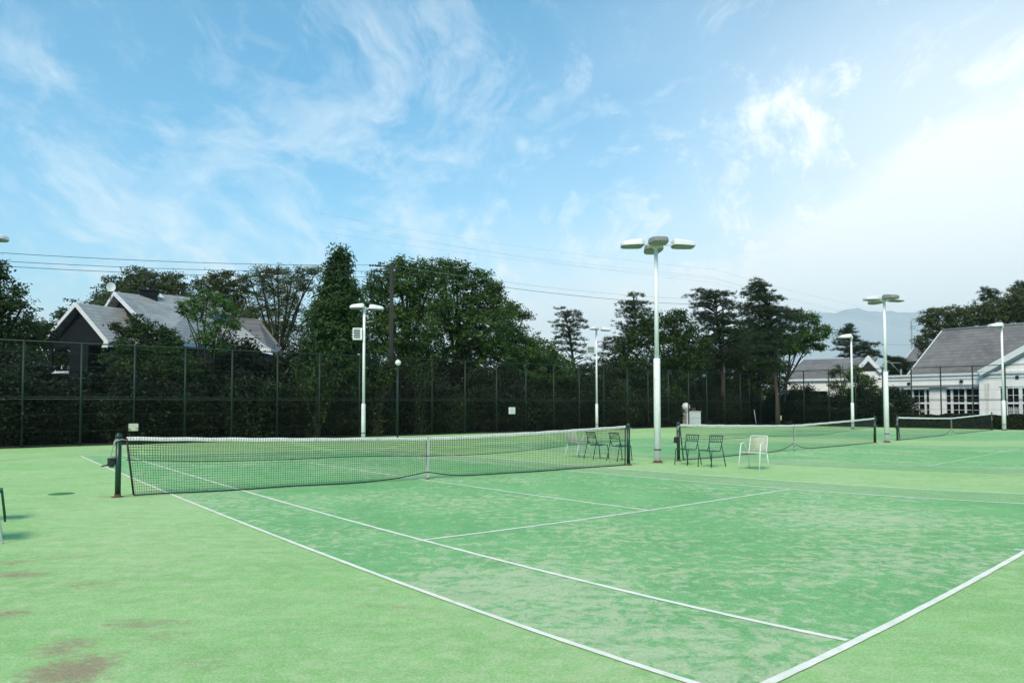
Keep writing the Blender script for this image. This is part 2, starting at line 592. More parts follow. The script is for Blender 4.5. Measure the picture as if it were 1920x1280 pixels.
def net(u0, cellx, cellz, cord, label, double=True, mat='net_cord', lift=.14, seed=1):
    rr = random.Random(seed)
    A, Cn, B = W(u0 - .85, 0), W(u0 + 5.485, 0), W(u0 + 11.82, 0)
    Cn = (A + B) / 2 * .35 + Cn * .65
    L = (B - A).length
    root = thing('tennis_net', label, 'tennis net', Cn)
    def P(t, z, off=0):
        p = bez3(A, Cn, B, t)
        d = (B - A).normalized()
        n = Vector((d.y, -d.x, 0))
        p = p + n * off
        return Vector((p.x - Cn.x, p.y - Cn.y, z))
    top = lambda t: 1.04 - .145 * (1 - abs(2 * t - 1) ** 1.25)
    def bot(t):
        d = abs(t - .5) * L
        return .035 + lift * math.exp(-(d / .55) ** 1.3) + .006 * math.sin(t * 31)
    mesh = MB()
    nx = int(L / cellx)
    lean = lambda t, k: t + .011 * (1 - k) * math.exp(-t / .04)
    def ribbon(pts, r):
        mesh.tube(pts, r, 3, False, False)
    sway = lambda t, z: .02 * math.sin(t * 9 + 1) * (1 - z) + .03 * math.sin(t * 23 + z * 2) * (1 - z) * .4
    for i in range(nx + 1):
        t = i / nx
        ribbon([P(lean(t, k / 5), bot(t) + (top(t) - bot(t)) * k / 5, sway(t, k / 5)) for k in range(6)], cord)
    nz = int(1.0 / cellz)
    seg = 46
    for j in range(1, nz):
        k = j / nz
        ribbon([P(lean(i / seg, k), bot(i / seg) + (top(i / seg) - bot(i / seg)) * k, sway(i / seg, k)) for i in range(seg + 1)], cord)
    mesh.obj('mesh', mat, root)
    if double:
        m2 = MB()
        low = lambda t: top(t) - .40 - .03 * math.sin(t * 12)
        for i in range(nx + 1):
            t = (i + .45) / (nx + 1)
            m2.tube([P(t, low(t) + (top(t) - low(t)) * k / 2, .02) for k in range(3)], cord, 3, False, False)
        for j in range(1, int(.4 / cellz)):
            m2.tube([P(i / seg, low(i / seg) + j * cellz * 1.02, .02) for i in range(seg + 1)], cord, 3, False, False)
        m2.tube([P(i / seg, low(i / seg), .022) for i in range(seg + 1)], .007, 4, False)
        m2.obj('doubled_upper_mesh', mat, root)
    # headband: folded canvas over the cable
    hb = MB()
    vs, fs = [], []
    sg = 60
    prof = [(-.012, -.065), (-.014, -.02), (-.008, 0), (.008, 0), (.014, -.02), (.012, -.065)]
    for i in range(sg + 1):
        t = i / sg
        for (oy, oz) in prof:
            vs.append(P(t, top(t) + oz + .004 * math.sin(t * 90), oy + .002 * math.sin(t * 140 + oz * 30)))
    n = len(prof)
    for i in range(sg):
        for k in range(n - 1):
            fs.append((i * n + k, (i + 1) * n + k, (i + 1) * n + k + 1, i * n + k + 1))
    hb.add(vs, fs, True)
    hb.obj('headband', 'cloth', root)
    bc = MB()
    bc.tube([P(lean(i / 80, 0), bot(i / 80) - .008, sway(i / 80, 0)) for i in range(81)], .012, 5)
    bc.obj('bottom_tape', 'black', root)
    for t in (0, 1):
        MB().tube([P(t, top(t) - .02), P(lean(t, 0), bot(t), sway(t, 0))], .017, 6).obj('side_tape', 'black', root)
    # centre strap
    st = MB()
    R = Matrix.Rotation(math.atan2((B - A).y, (B - A).x), 3, 'Z')
    z0, z1 = .02, top(.5) + .008
    for s in (-1, 1):
        c = P(.5, (z0 + z1) / 2, s * .02)
        st.box(c, (.055, .004, z1 - z0), R)
    st.box(P(.5, z1 + .002), (.055, .044, .004), R)
    st.obj('centre_strap', 'strap', root)
    bk = MB()
    bk.box(P(.5, .16, 0), (.06, .06, .02), R)
    bk.obj('strap_buckle', 'rust', root)
    MB().box(P(.5, .022, 0), (.05, .05, .03), R).obj('strap_anchor', 'rust', root)
    return root, A, B

net(0, .045, .045, .0029, 'nearest black tennis net with doubled upper mesh, white headband and grey centre strap', True, 'net_cord', .13, 3)
net(S, .06, .06, .0018, 'sagging grey tennis net on the middle court, behind the chairs', True, 'net_pale', .22, 5)
net(2 * S, .08, .08, .0022, 'farthest tennis net, in front of the hedge and white building', False, 'net_cord', .25, 8)

def net_post(u, label, winder, side):
    p = W(u, 0)
    d = (W(u + 1, 0) - W(u - 1, 0)).normalized()
    r = thing('net_post', label, 'net post', (p.x, p.y, 0), math.atan2(d.y, d.x), 'dark green tennis net posts')
    mb = MB().tube([(0, 0, 0), (0, 0, 1.03)], .047, 16)
    mb.obj('tube', 'green_paint', r)
    MB().lathe([(.05, 1.02), (.054, 1.035), (.054, 1.055), (.046, 1.085), (.026, 1.105), (0, 1.11)], 16).obj('cap', 'green_paint', r)
    MB().lathe([(.1, .004), (.1, .014), (.056, .02), (.05, .06)], 16).obj('ground_collar', 'rust', r)
    if winder:
        s = -side
        w = MB()
        w.box((s * .105, 0, .62), (.12, .07, .12))
        w.box((s * .10, 0, .55), (.08, .06, .06))
        w.tube([(s * .06, -.04, .64), (s * .12, -.09, .66), (s * .12, -.09, .60)], .012, 6)
        w.tube([(s * .14, .0, .56), (s * .26, -.02, .545)], .014, 6)
        wo = w.obj('winder', 'black', r, .008)
        MB().lathe([(0, .69), (.045, .69), (.05, .7), (.045, .71), (0, .71)], 12, (s * .06, 0, 0)).obj('ratchet', 'steel', wo)
        MB().tube([(s * .045, 0, 1.02), (s * .07, 0, .95), (s * .12, 0, .7)], .004, 5).obj('cable', 'steel', r)
        mb = MB()
        mb.tube([(0, -.05, 1.0), (s * .05, -.05, .99), (s * .07, -.03, .95), (s * .05, -.04, .9), (s * .08, -.03, .87)], .008, 5)
        mb.obj('rope', 'strap', r)
        mb = MB()
        mb.tube([(-s * .14, 0, .98), (-s * .05, -.055, 1.0), (s * .04, -.05, .97), (s * .065, -.04, .93), (s * .08, -.05, .88)], .007, 5)
        mb.obj('rope', 'strap', r)
    else:
        mb = MB()
        mb.tube([(-side * .13, 0, .98), (-side * .06, -.05, .97), (0, -.055, .98), (.05, 0, .98)], .007, 5)
        mb.obj('rope', 'strap', r)
        mb = MB()
        mb.tube([(0, -.055, .70), (.03, -.05, .66), (-side * .12, 0, .64)], .006, 5)
        mb.obj('rope', 'strap', r)
    return r
net_post(-.985, 'green net post with black winder at the left end of the nearest net', True, 1)
net_post(11.935, 'green net post at the right end of the nearest net, beside green chairs', False, -1)
net_post(S - .914, 'green net post with rusty winder just behind the two green chairs', True, 1)
net_post(S + 11.884, 'green net post at the right end of the middle net, left of a tall lamp', False, -1)
net_post(2 * S - .914, 'green net post just right of the second tall lamp, left end of the farthest net', True, 1)
net_post(2 * S + 11.884, 'green net post at the right end of the farthest net, by the hedge', False, -1)

# ------------------------------------------------------------------ floodlight poles
def lamp_head(mb, under, x0, L=.62, wd=.5, th=.15, tilt=.1):
    """housing along +x starting at x0; tapering outwards, open glass underneath"""
    secs = [(0, .62, .72), (.04, .86, .95), (.14, 1, 1.05), (.4, .98, .98), (.75, .86, .8), (.93, .74, .62), (1, .52, .42)]
    vs, fs = [], []
    prof = [(-1, 0), (-.98, .5), (-.9, .8), (-.7, .95), (-.3, 1), (.3, 1), (.7, .95), (.9, .8), (.98, .5), (1, 0)]
    n = len(prof)
    for (t, ws, hs) in secs:
        for (a, h) in prof:
            vs.append((x0 + L * t, a * wd / 2 * ws, h * th * hs - tilt * t * L * .3))
    for i in range(len(secs) - 1):
        for k in range(n - 1):
            fs.append((i * n + k, i * n + k + 1, (i + 1) * n + k + 1, (i + 1) * n + k))
    fs.append(tuple(range(n)))
    fs.append(tuple(reversed(range((len(secs) - 1) * n, len(secs) * n))))
    mb.add(vs, [f[::-1] for f in fs], False)
    # skirt and glass
    vs, fs = [], []
    ring = []
    for (t, ws, hs) in secs:
        ring.append((x0 + L * t, -wd / 2 * ws, -tilt * t * L * .3))
    for (t, ws, hs) in reversed(secs):
        ring.append((x0 + L * t, wd / 2 * ws, -tilt * t * L * .3))
    cx = x0 + L * .5
    m = len(ring)
    low = [(cx + (p[0] - cx) * .9, p[1] * .86, p[2] - th * .22) for p in ring]
    mb2 = under
    mb2.add(ring + low, [(i, (i + 1) % m, m + (i + 1) % m, m + i)[::-1] for i in range(m)] + [tuple(range(m, 2 * m))])

def rot_mb(src, ang, off, dst):
    R = Matrix.Rotation(ang, 3, 'Z')
    dst.add([R @ Vector(v) + Vector(off) for v in src.v], src.f, False)

def lamp_pole(name_label, px, py, top_y, heads, sleeve_y, r1, r2, rz=0, flood=None, lamp_scale=1, group='white floodlight poles round the courts'):
    p = ground(px, py)
    D = p.y
    Ht = at(px, top_y, D).z
    Hs = at(px, sleeve_y, D).z
    r = thing('floodlight_pole', name_label, 'light pole', (p.x, p.y, 0), rz, group)
    mb = MB().tube([(0, 0, 0), (0, 0, Hs - .02), (0, 0, Hs)], [r1, r1, r1 * .93], 20)
    for z in (Hs * .52, Hs * .74):
        mb.lathe([(r1, z - .006), (r1 + .006, z - .004), (r1 + .006, z + .004), (r1, z + .006)], 20)
    mb.obj('lower_pole', 'white_pole', r)
    MB().tube([(0, 0, Hs), (0, 0, Ht)], [r2 * 1.05, r2 * .9], 18).obj('upper_pole', 'white_pole', r)
    if r1 > .08:
        mb = MB().lathe([(r1, .34), (r1 + .006, .342), (r1 + .006, .37), (r1, .372)], 20)
        mb.tube([(-r1 - .01, 0, .355), (r1 + .01, -.02, .36)], .012, 5)
        mb.obj('strap_band', 'black', r)
        mb = MB()
        mb.box((r1 * .2, -r1 * 1.0, Hs * .62), (.018, .012, .9 * Hs * .3))
        o = mb.obj('rust_streak_plate', 'white_pole', r)
        mb = MB().lathe([(r1 + .05, .004), (r1 + .05, .02), (r1 + .01, .035), (r1, .06)], 20)
        mb.obj('base_collar', 'rust', r)
    for (ang, arm, dz, dirty) in heads:
        a = MB()
        a.tube([(0, 0, 0), (arm, 0, 0)], .022, 8)
        body, und = MB(), MB()
        lamp_head(body, und, arm, .62 * lamp_scale, .52 * lamp_scale, (.175 if len(heads) == 4 else .19) * lamp_scale)
        A2, B2, C2 = MB(), MB(), MB()
        rot_mb(a, ang, (0, 0, Ht + dz), A2)
        rot_mb(body, ang, (0, 0, Ht + dz - .03), B2)
        rot_mb(und, ang, (0, 0, Ht + dz - .03), C2)
        A2.obj('arm', 'white_metal', r)
        h = B2.obj('lamp_head', 'lamp_dirty' if dirty else 'lamp_shell', r)
        C2.obj('lens', 'lamp_dirty', h)
    MB().box((0, 0, Ht - .03), (r2 * 2.6, r2 * 2.6, .16)).obj('head_bracket', 'white_metal', r, .01)
    if flood:
        z = at(px, flood[0], D).z
        w = flood[1]
        fl = MB()
        x0 = -r2 - w
        for zz in (0, .46):
            fl.box((x0 + w / 2, 0, z + zz), (w, .34, .05))
        fl.box((x0 + w - .04, 0, z + .23), (.08, .34, .408))
        for k in range(3):
            fl.box((x0 - .02, 0, z + .09 + k * .13), (.04, .36, .02))
        fl.box((x0 + .02, .15, z + .23), (.04, .03, .408))
        fl.box((x0 + .02, -.15, z + .23), (.04, .03, .408))
        for k in range(5):
            fl.box((x0 + w / 2 - .02, -.16, z + .07 + k * .08), (w - .1, .02, .022))
        fo = fl.obj('floodlight_frame', 'white_metal', r)
        MB().box((x0 + w / 2 - .03, 0, z + .23), (w - .16, .24, .34)).obj('floodlight_core', 'black', fo)
        MB().tube([(0, 0, z + .75), (.4, 0, z + .78)], .025, 6).obj('step_bar', 'steel', r)
    return r

pi = math.pi
lamp_pole('tallest white lamp pole with four mildewed heads between the nearest two nets', 1233, 867, 459,
          [(0, .45, 0, False), (pi, .35, 0, False), (-pi / 2, .1, .02, True), (pi / 2, .1, -.05, True)], 672, .092, .058, .03, None, 1)
lamp_pole('white lamp pole with four spread heads between the middle and farthest nets', 1663, 829, 561,
          [(.25, .3, 0, False), (pi + .25, .35, 0, False), (-pi / 2 + .25, .1, .03, True), (pi / 2 + .25, .2, -.05, True)], 697, .1, .06, .0, None, .98)
lamp_pole('white lamp pole behind the nearest net, in front of the dark timber utility pole', 681, 827, 577,
          [(pi + .25, .0, .02, False), (.1, .22, -.02, False)], 757, .088, .058, 0, (636, .4), 1.0)
lamp_pole('slim white lamp pole with floodlight box, behind the chairs at the nearest net', 1119, 806, 617,
          [(pi + .9, .0, .02, False), (.1, .3, -.02, False)], 757, .088, .06, 0, (663, .55), .95)
lamp_pole('white lamp pole with one head pointing left, in front of the small gabled building', 1599, 803.5, 632,
          [(pi + .1, .05, .0, False)], 755, .1, .065, 0, None, 1.25)
lamp_pole('white lamp pole with one head pointing left, in front of the large grey roof', 1883, 806.5, 611,
          [(pi + .1, .05, .0, False)], 751, .11, .066, 0, None, 1.2)
lamp_pole('lamp pole at the left edge, only the tip of one head in view', -62, 868, 446,
          [(0, .28, 0, False), (pi, .35, 0, False), (-pi / 2, .1, .02, True)], 672, .092, .058, 0, None, 1)

# ------------------------------------------------------------------ chairs
def tubepath(pts, r=.011, n=8):
    # round the corners of a polyline
    pts = [Vector(p) for p in pts]
    out = [pts[0]]
    for i in range(1, len(pts) - 1):
        a, b_, c = pts[i - 1], pts[i], pts[i + 1]
        k = min(.05, (a - b_).length * .4, (c - b_).length * .4)
        p, q = b_ + (a - b_).normalized() * k, b_ + (c - b_).normalized() * k
        for s in range(5):
            t = s / 4
            out.append(p * (1 - t) ** 2 + b_ * 2 * t * (1 - t) + q * t * t)
    out.append(pts[-1])
    return MB().tube(out, r, n)

def green_chair(label, mat='chair_green', group='dark green slatted metal chairs beside the courts'):
    """faces -y; local origin under the seat"""
    r = thing('garden_chair', label, 'chair', (0, 0, 0), 0, group)
    for s in (-1, 1):
        # one side: front leg up, seat rail back, up the backrest
        tubepath([(s * .2, -.27, 0), (s * .2, -.22, .43), (s * .195, .12, .405), (s * .19, .17, .5), (s * .19, .2, .585), (s * .2, .25, .79)], .0125).obj('side_frame', mat, r)
        tubepath([(s * .215, .33, 0), (s * .2, .19, .56)], .0125).obj('leg', mat, r)
    b_ = MB()
    b_.tube([(-.2, .25, .79), (.2, .25, .79)], .0125, 8)
    b_.tube([(-.19, .212, .63), (.19, .212, .63)], .010, 8)
    for k in range(6):
        x = -.145 + k * .058
        b_.box((x, .23, .71), (.014, .008, .165), Matrix.Rotation(-.22, 3, 'X'))
    b_.obj('backrest', mat, r)
    st = MB()
    nx, ny = 8, 8
    vs, fs = [], []
    for k in (0, 1):
        for i in range(nx + 1):
            for j in range(ny + 1):
                x = -.19 + .38 * i / nx
                y = -.235 + .36 * j / ny
                z = .435 - .028 * (j / ny) - .022 * math.cos((i / nx - .5) * pi) * math.sin(j / ny * pi) - k * .008
                vs.append((x, y, z))
    q = (nx + 1) * (ny + 1)
    for i in range(nx):
        for j in range(ny):
            a = i * (ny + 1) + j
            fs.append((a, a + ny + 1, a + ny + 2, a + 1))
            fs.append((q + a, q + a + 1, q + a + ny + 2, q + a + ny + 1))
    for j in range(ny):
        fs.append((j, j + 1, q + j + 1, q + j)); a = nx * (ny + 1) + j; fs.append((a + 1, a, q + a, q + a + 1))
    for i in range(nx):
        a = i * (ny + 1); fs.append((a + ny + 1, a, q + a, q + a + ny + 1)); a += ny; fs.append((a, a + ny + 1, q + a + ny + 1, q + a))
    st.add(vs, fs, True)
    st.obj('seat', mat, r)
    return r

m, nt, b = newmat('worn cane webbing')
v = objvec(nt)
c = ramp(nt, noise(nt, 40, 4, .7, v), [(.3, (.4, .38, .26)), (.55, (.68, .68, .55)), (.75, (.8, .8, .7))])
nt.links.new(c, b.inputs['Base Color'])
b.inputs['Roughness'].default_value = .9
M['cane'] = m
M['cane_red'] = paint('faded tan webbing', (.42, .26, .14), (.55, .5, .35), .5, 30, .9, 0, 1)
M['cane_white'] = paint('white cord webbing', (.62, .65, .58), (.3, .35, .25), .4, 30, .9, 0, 1)

def white_chair(label, web, seatweb, group='white tubular armchairs beside the courts'):
    r = thing('armchair', label, 'chair', (0, 0, 0), 0, group)
    w = 'white_metal'
    for s in (-1, 1):
        # front leg, arm, down to rear
        tubepath([(s * .27, -.29, 0), (s * .255, -.22, .43), (s * .25, -.17, .64), (s * .25, .02, .655), (s * .25, .06, .6), (s * .235, .12, .40)], .0135).obj('arm_frame', w, r)
        tubepath([(s * .26, .30, 0), (s * .235, .2, .42)], .013).obj('leg', w, r)
    tubepath([(-.255, -.22, .43), (-.235, .2, .40), (-.225, .22, .46), (-.22, .31, .82), (.22, .31, .82), (.225, .22, .46), (.235, .2, .40), (.255, -.22, .43)], .012).obj('back_hoop', w, r)
    MB().tube([(-.255, -.22, .43), (.255, -.22, .43)], .011, 8).obj('front_rail', w, r)
    wb = MB()
    n = 26
    for k in range(n):
        t = k / (n - 1)
        z = .45 + .355 * t
        y = .222 + .085 * t
        wb.tube([(-.222, y, z), (0, y + .012, z), (.222, y, z)], .0042, 5)
    for k in range(15):
        x = -.2 + .4 * k / 14
        wb.tube([(x, .23, .45), (x, .318, .81)], .004, 4)
    wb.obj('back_webbing', web, r)
    sb = MB()
    for k in range(30):
        y = -.215 + .41 * k / 29
        sb.tube([(-.245, y, .428), (0, y, .405), (.245, y, .428)], .0065, 5)
    sb.obj('seat_webbing', seatweb, r)
    fe = MB()
    for s in (-1, 1):
        fe.tube([(s * .27, -.29, 0), (s * .269, -.286, .03)], .017, 8)
        fe.tube([(s * .26, .30, 0), (s * .259, .297, .03)], .017, 8)
    fe.obj('foot_caps', 'strap', r)
    return r

def put(o, px, py, facing, rz=None):
    p = ground(px, py)
    o.location = (p.x, p.y, 0)
    # local -y is the facing direction
    o.rotation_euler = (0, 0, math.atan2(facing[1], facing[0]) + pi / 2)
gc = green_chair('dark green chair nearest the white pole, in front of the middle net post')
put(gc, 1288.5, 871.3, (-.50, -.42))
def chair_copy(src, px, py, facing, label):
    p = ground(px, py)
    return dup(src, (p.x, p.y, 0), math.atan2(facing[1], facing[0]) + pi / 2, label)
chair_copy(gc, 1333, 875, (-.52, -.42), 'dark green chair standing between another green chair and the cane armchair')
chair_copy(gc, 1120, 860.2, (.5, .32), 'dark green chair seen through the nearest net, next to the white armchair')
chair_copy(gc, 1163, 863.2, (.5, .36), 'dark green chair seen through the nearest net, touching its right post')
chair_copy(gc, -35, 978, (.83, .56), 'dark green chair cut off by the left edge of the photo')
wc = white_chair('white armchair with frayed tan cane webbing right of the green chairs', 'cane', 'cane_red')
put(wc, 1414, 880, (-.46, -.5))
wc2 = white_chair('white armchair with pale cord webbing seen through the nearest net', 'cane_white', 'cane_white')
put(wc2, 1083.5, 857.6, (.5, .4))
chair_copy(wc2, -53, 1018, (.82, .565), 'white armchair at the left edge with one leg in view')

# ------------------------------------------------------------------ fences
def on_line(A, d, px):
    # point of the ground line A + d t seen in column px
    k = (px - 960) / F
    # (A.x + d.x t) = k (A.y + d.y t)
    t = (k * A.y - A.x) / (d.x - k * d.y)
    return A + d * t

def fence(label, A, B, postpts, hh, wire_sp, dbl, group):
    root = thing('court_fence', label, 'fence', (A.x, A.y, 0), 0, group)
    d = (B - A).normalized()
    L = (B - A).length
    for p in postpts:
        q = p - A
        MB().tube([(q.x, q.y, 0), (q.x, q.y, hh + .03)], .042, 10).obj('post', 'fence_green', root)
    dd = Vector((d.x, d.y, 0))
    e = dd * L
    MB().tube([(0, 0, hh), (e.x, e.y, hh)], .026, 8).obj('top_rail', 'fence_green', root)
    mr = MB().tube([(0, 0, hh * .455), (e.x, e.y, hh * .455)], .022, 8)
    mr.tube([(0, 0, hh * .47 + .03), (e.x, e.y, hh * .47 + .03)], .014, 6)
    mr.obj('middle_rail', 'fence_green', root)
    MB().tube([(0, 0, .06), (e.x, e.y, .06)], .02, 6).obj('bottom_rail', 'fence_green', root)
    w = MB()
    for k in (.15, .31, .62, .77, .9):
        w.tube([(0, 0, hh * k), (e.x, e.y, hh * k)], .006, 4)
    w.obj('tension_wires', 'fence_green', root)
    ml = MB()
    n = int(L / wire_sp)
    off = Vector((d.y, -d.x, 0)) * .045
    vs, fs = [], []
    r = .0016
    for i in range(-int(hh / wire_sp), n + 1):
        for s in (1, -1):
            # diagonal strand from (x0, z0) rising with slope 1, clipped to the panel
            x0, z0, x1, z1 = (i * wire_sp, 0, i * wire_sp + hh, hh) if s == 1 else (i * wire_sp, hh, i * wire_sp + hh, 0)
            sl = (z1 - z0) / (x1 - x0)
            if x0 < 0: z0 -= sl * x0; x0 = 0
            if x1 > L: z1 -= sl * (x1 - L); x1 = L
            if x1 - x0 < .05: continue
            a, b_ = dd * x0 + off + Vector((0, 0, z0)), dd * x1 + off + Vector((0, 0, z1))
            ml.tube([a, b_], r, 3, False, False)
    ml.obj('chain_link', 'fence_green', root)
    return root

LP = [-175, -60, 43, 152, 252, 347, 435, 520, 599, 674, 744, 810, 872, 931, 986, 1038, 1086, 1132, 1176, 1215, 1253, 1291, 1325, 1358, 1388]
FCs = FC - Vector((.0, .1, 0))
fence('long dark green chain link fence along the back, in front of the black house', FL, FC,
      [on_line(a0, dirL, x) for x in LP] + [FC], 3.93, .13, True, None)
RP = [1426, 1462, 1507, 1554, 1604, 1655, 1709, 1764, 1824, 1885, 1950, 2022]
fence('dark green chain link fence at right, in front of the hedge and white building', FC + dirR * .25, FR,
      [on_line(FC, dirR, x) for x in RP] + [FR], 4.05, .14, True, None)

# plates on the fence
def plate(label, px, py, w, h, mat, lines=False):
    p = on_line(a0, dirL, px) if px < 1405 else on_line(FC, dirR, px)
    d = dirL if px < 1405 else dirR
    z = at(px, py, p.y).z
    n = Vector((d.y, -d.x, 0))
    o = thing('fence_plate' if not lines else 'notice_board', label, 'sign', p + n * .14 + Vector((0, 0, z)), math.atan2(d.y, d.x))
    MB().box((0, 0, 0), (w, .03, h)).obj('panel', mat, o, .006)
    if lines:
        rr = random.Random(4)
        mb = MB()
        for k in range(5):
            L = w * rr.uniform(.45, .75)
            mb.box((rr.uniform(-.02, .02), -.0165, h * .3 - k * h * .15), (L, .002, .012))
        mb.obj('small_print', 'steel', o)
    else:
        mb = MB()
        for s in (-1, 1):
            mb.box((s * w * .3, .03, 0), (.03, .03, h * .6))
        mb.obj('brackets', 'steel', o)
        MB().box((-w * .3, -.018, -h * .28), (.02, .006, .02)).obj('latch', 'rust', o)
    return o
plate('square cream meter cover on the fence above the left net post', 250, 800.5, .35, .29, 'cream')
plate('small white notice with grey print on the back fence', 957, 769.5, .46, .38, 'white_metal', True)
plate('square cream cover on the fence between the middle net posts', 1461.5, 783, .37, .33, 'cream')

# ------------------------------------------------------------------ foliage
def np_mesh(name, V, nper, mat, parent=None):
    """V: (n*nper, 3) vertices, one polygon of nper corners after another"""
    n = len(V) // nper
    me = bpy.data.meshes.new(name)
    me.vertices.add(len(V))
    me.vertices.foreach_set('co', V.astype(np.float32).ravel())
    me.loops.add(n * nper)
    me.loops.foreach_set('vertex_index', np.arange(n * nper, dtype=np.int32))
    me.polygons.add(n)
    me.polygons.foreach_set('loop_start', np.arange(0, n * nper, nper, dtype=np.int32))
    me.polygons.foreach_set('loop_total', np.full(n, nper, dtype=np.int32))
    me.update(calc_edges=True)
    me.materials.append(M[mat] if isinstance(mat, str) else mat)
    o = bpy.data.objects.new(name, me)
    COL.objects.link(o)
    if parent is not None:
        o.parent = parent
    return o

def unit(a):
    return a / np.maximum(np.linalg.norm(a, axis=1, keepdims=True), 1e-9)

def leaf_quads(c, L, Wd, droop=0.0, outward=None):
    n = len(c)
    a = rng.normal(size=(n, 3))
    a[:, 2] = a[:, 2] * .55 - droop
    if outward is not None:
        a += outward
    a = unit(a)
    q = rng.normal(size=(n, 3))
    b_ = unit(np.cross(a, q))
    l = (L * rng.uniform(.65, 1.35, size=(n, 1)))
    w = (Wd * rng.uniform(.65, 1.35, size=(n, 1)))
    bend = np.cross(a, b_) * l * .12
    V = np.stack([c - a * l / 2, c + b_ * w / 2 + bend, c + a * l / 2, c - b_ * w / 2 + bend], 1)
    return V.reshape(-1, 3)

def deciduous(name, label, D, lobes, base_px, mat='leaf_mid', leaf=(.15, .08), dens=1.0, clump=.42, trunk_r=.16, sparse=0.0, group=None, airy=1.0, seed=None):
    """lobes in photo pixels at depth D"""
    s = D / F
    base = foot(base_px, D)
    root = thing(name, label, 'tree', base, 0, group)
    tr = MB()
    C, O = [], []
    cents = []
    for (px, py, rx, ry) in lobes:
        c = at(px, py, D)
        R = np.array([rx * s, rx * s * .95, ry * s])
        c = np.array(c) + np.array([0, rng.uniform(-.5, .5) * rx * s * .9, 0])
        c = c - np.array(base)
        cents.append(c)
        vol = (4 / 3 * pi * R[0] * R[1] * R[2])
        area = 4 * pi * ((R[0] * R[1] + R[0] * R[2] + R[1] * R[2]) / 3)
        nc = max(6, int(area / (clump * clump * 2.0) * 1.5 * airy))
        d = unit(rng.normal(size=(nc, 3)))
        rad = rng.uniform(.35, 1.0, size=(nc, 1)) ** .45 * rng.uniform(.8, 1.14, size=(nc, 1))
        out_ = rng.uniform(size=(nc, 1)) < .16
        rad = np.where(out_ & (d[:, 2:3] > -.3), rng.uniform(1.1, 1.42, size=(nc, 1)), rad)
        cc = c + d * rad * R
        cc = cc[cc[:, 2] > .3]
        for q in cc:
            far_ = np.linalg.norm((q - c) / R) > 1.12
            m_ = int(rng.uniform(.5, 1.5) * (20 if far_ else 40) * dens)
            sc_l = rng.uniform(.4, .7) if far_ else rng.uniform(.6, 1.2)
            pts = rng.normal(size=(m_, 3)) * np.array([clump * .5, clump * .5, clump * .3]) * sc_l
            if far_:
                tr.tube([Vector(c + (q - c) * .6), Vector(q)], [.012, .004], 3, False)
            C.append(q + pts)
            O.append(np.repeat(((q - c) / np.maximum(np.linalg.norm(q - c), .1))[None] * .5, m_, 0))
        lim = cc[rng.choice(len(cc), size=min(len(cc), 9), replace=False)]
        for q in lim:
            mid = (c + q) / 2 + rng.normal(size=3) * .12
            tr.tube([Vector(c), Vector(mid), Vector(q)], [.035, .022, .008], 4, False)
    C = np.concatenate(C)
    O = np.concatenate(O)
    # trunk and limbs
    top = max(cents, key=lambda q: q[2])
    lowest = min(c[2] - 1.0 for c in cents)
    fork = Vector((top[0] * .35, top[1] * .4, max(.8, min(lowest, top[2] * .4))))
    tr.tube([(0, 0, -.05), Vector((fork.x * .4, fork.y * .4, fork.z * .5)), fork], [trunk_r * 1.25, trunk_r, trunk_r * .8], 8)
    for c in cents:
        c = Vector(c)
        mid = fork.lerp(c, .5) + Vector((0, 0, abs(c.z - fork.z) * .08)) + Vector(rng.normal(size=3) * .15)
        tr.tube([fork, mid, c], [trunk_r * .62, trunk_r * .4, trunk_r * .2], 6, False)
    tr.obj('trunk', 'bark', root)
    np_mesh('crown', leaf_quads(C, leaf[0], leaf[1], .12, O), 4, mat, root)
    return root

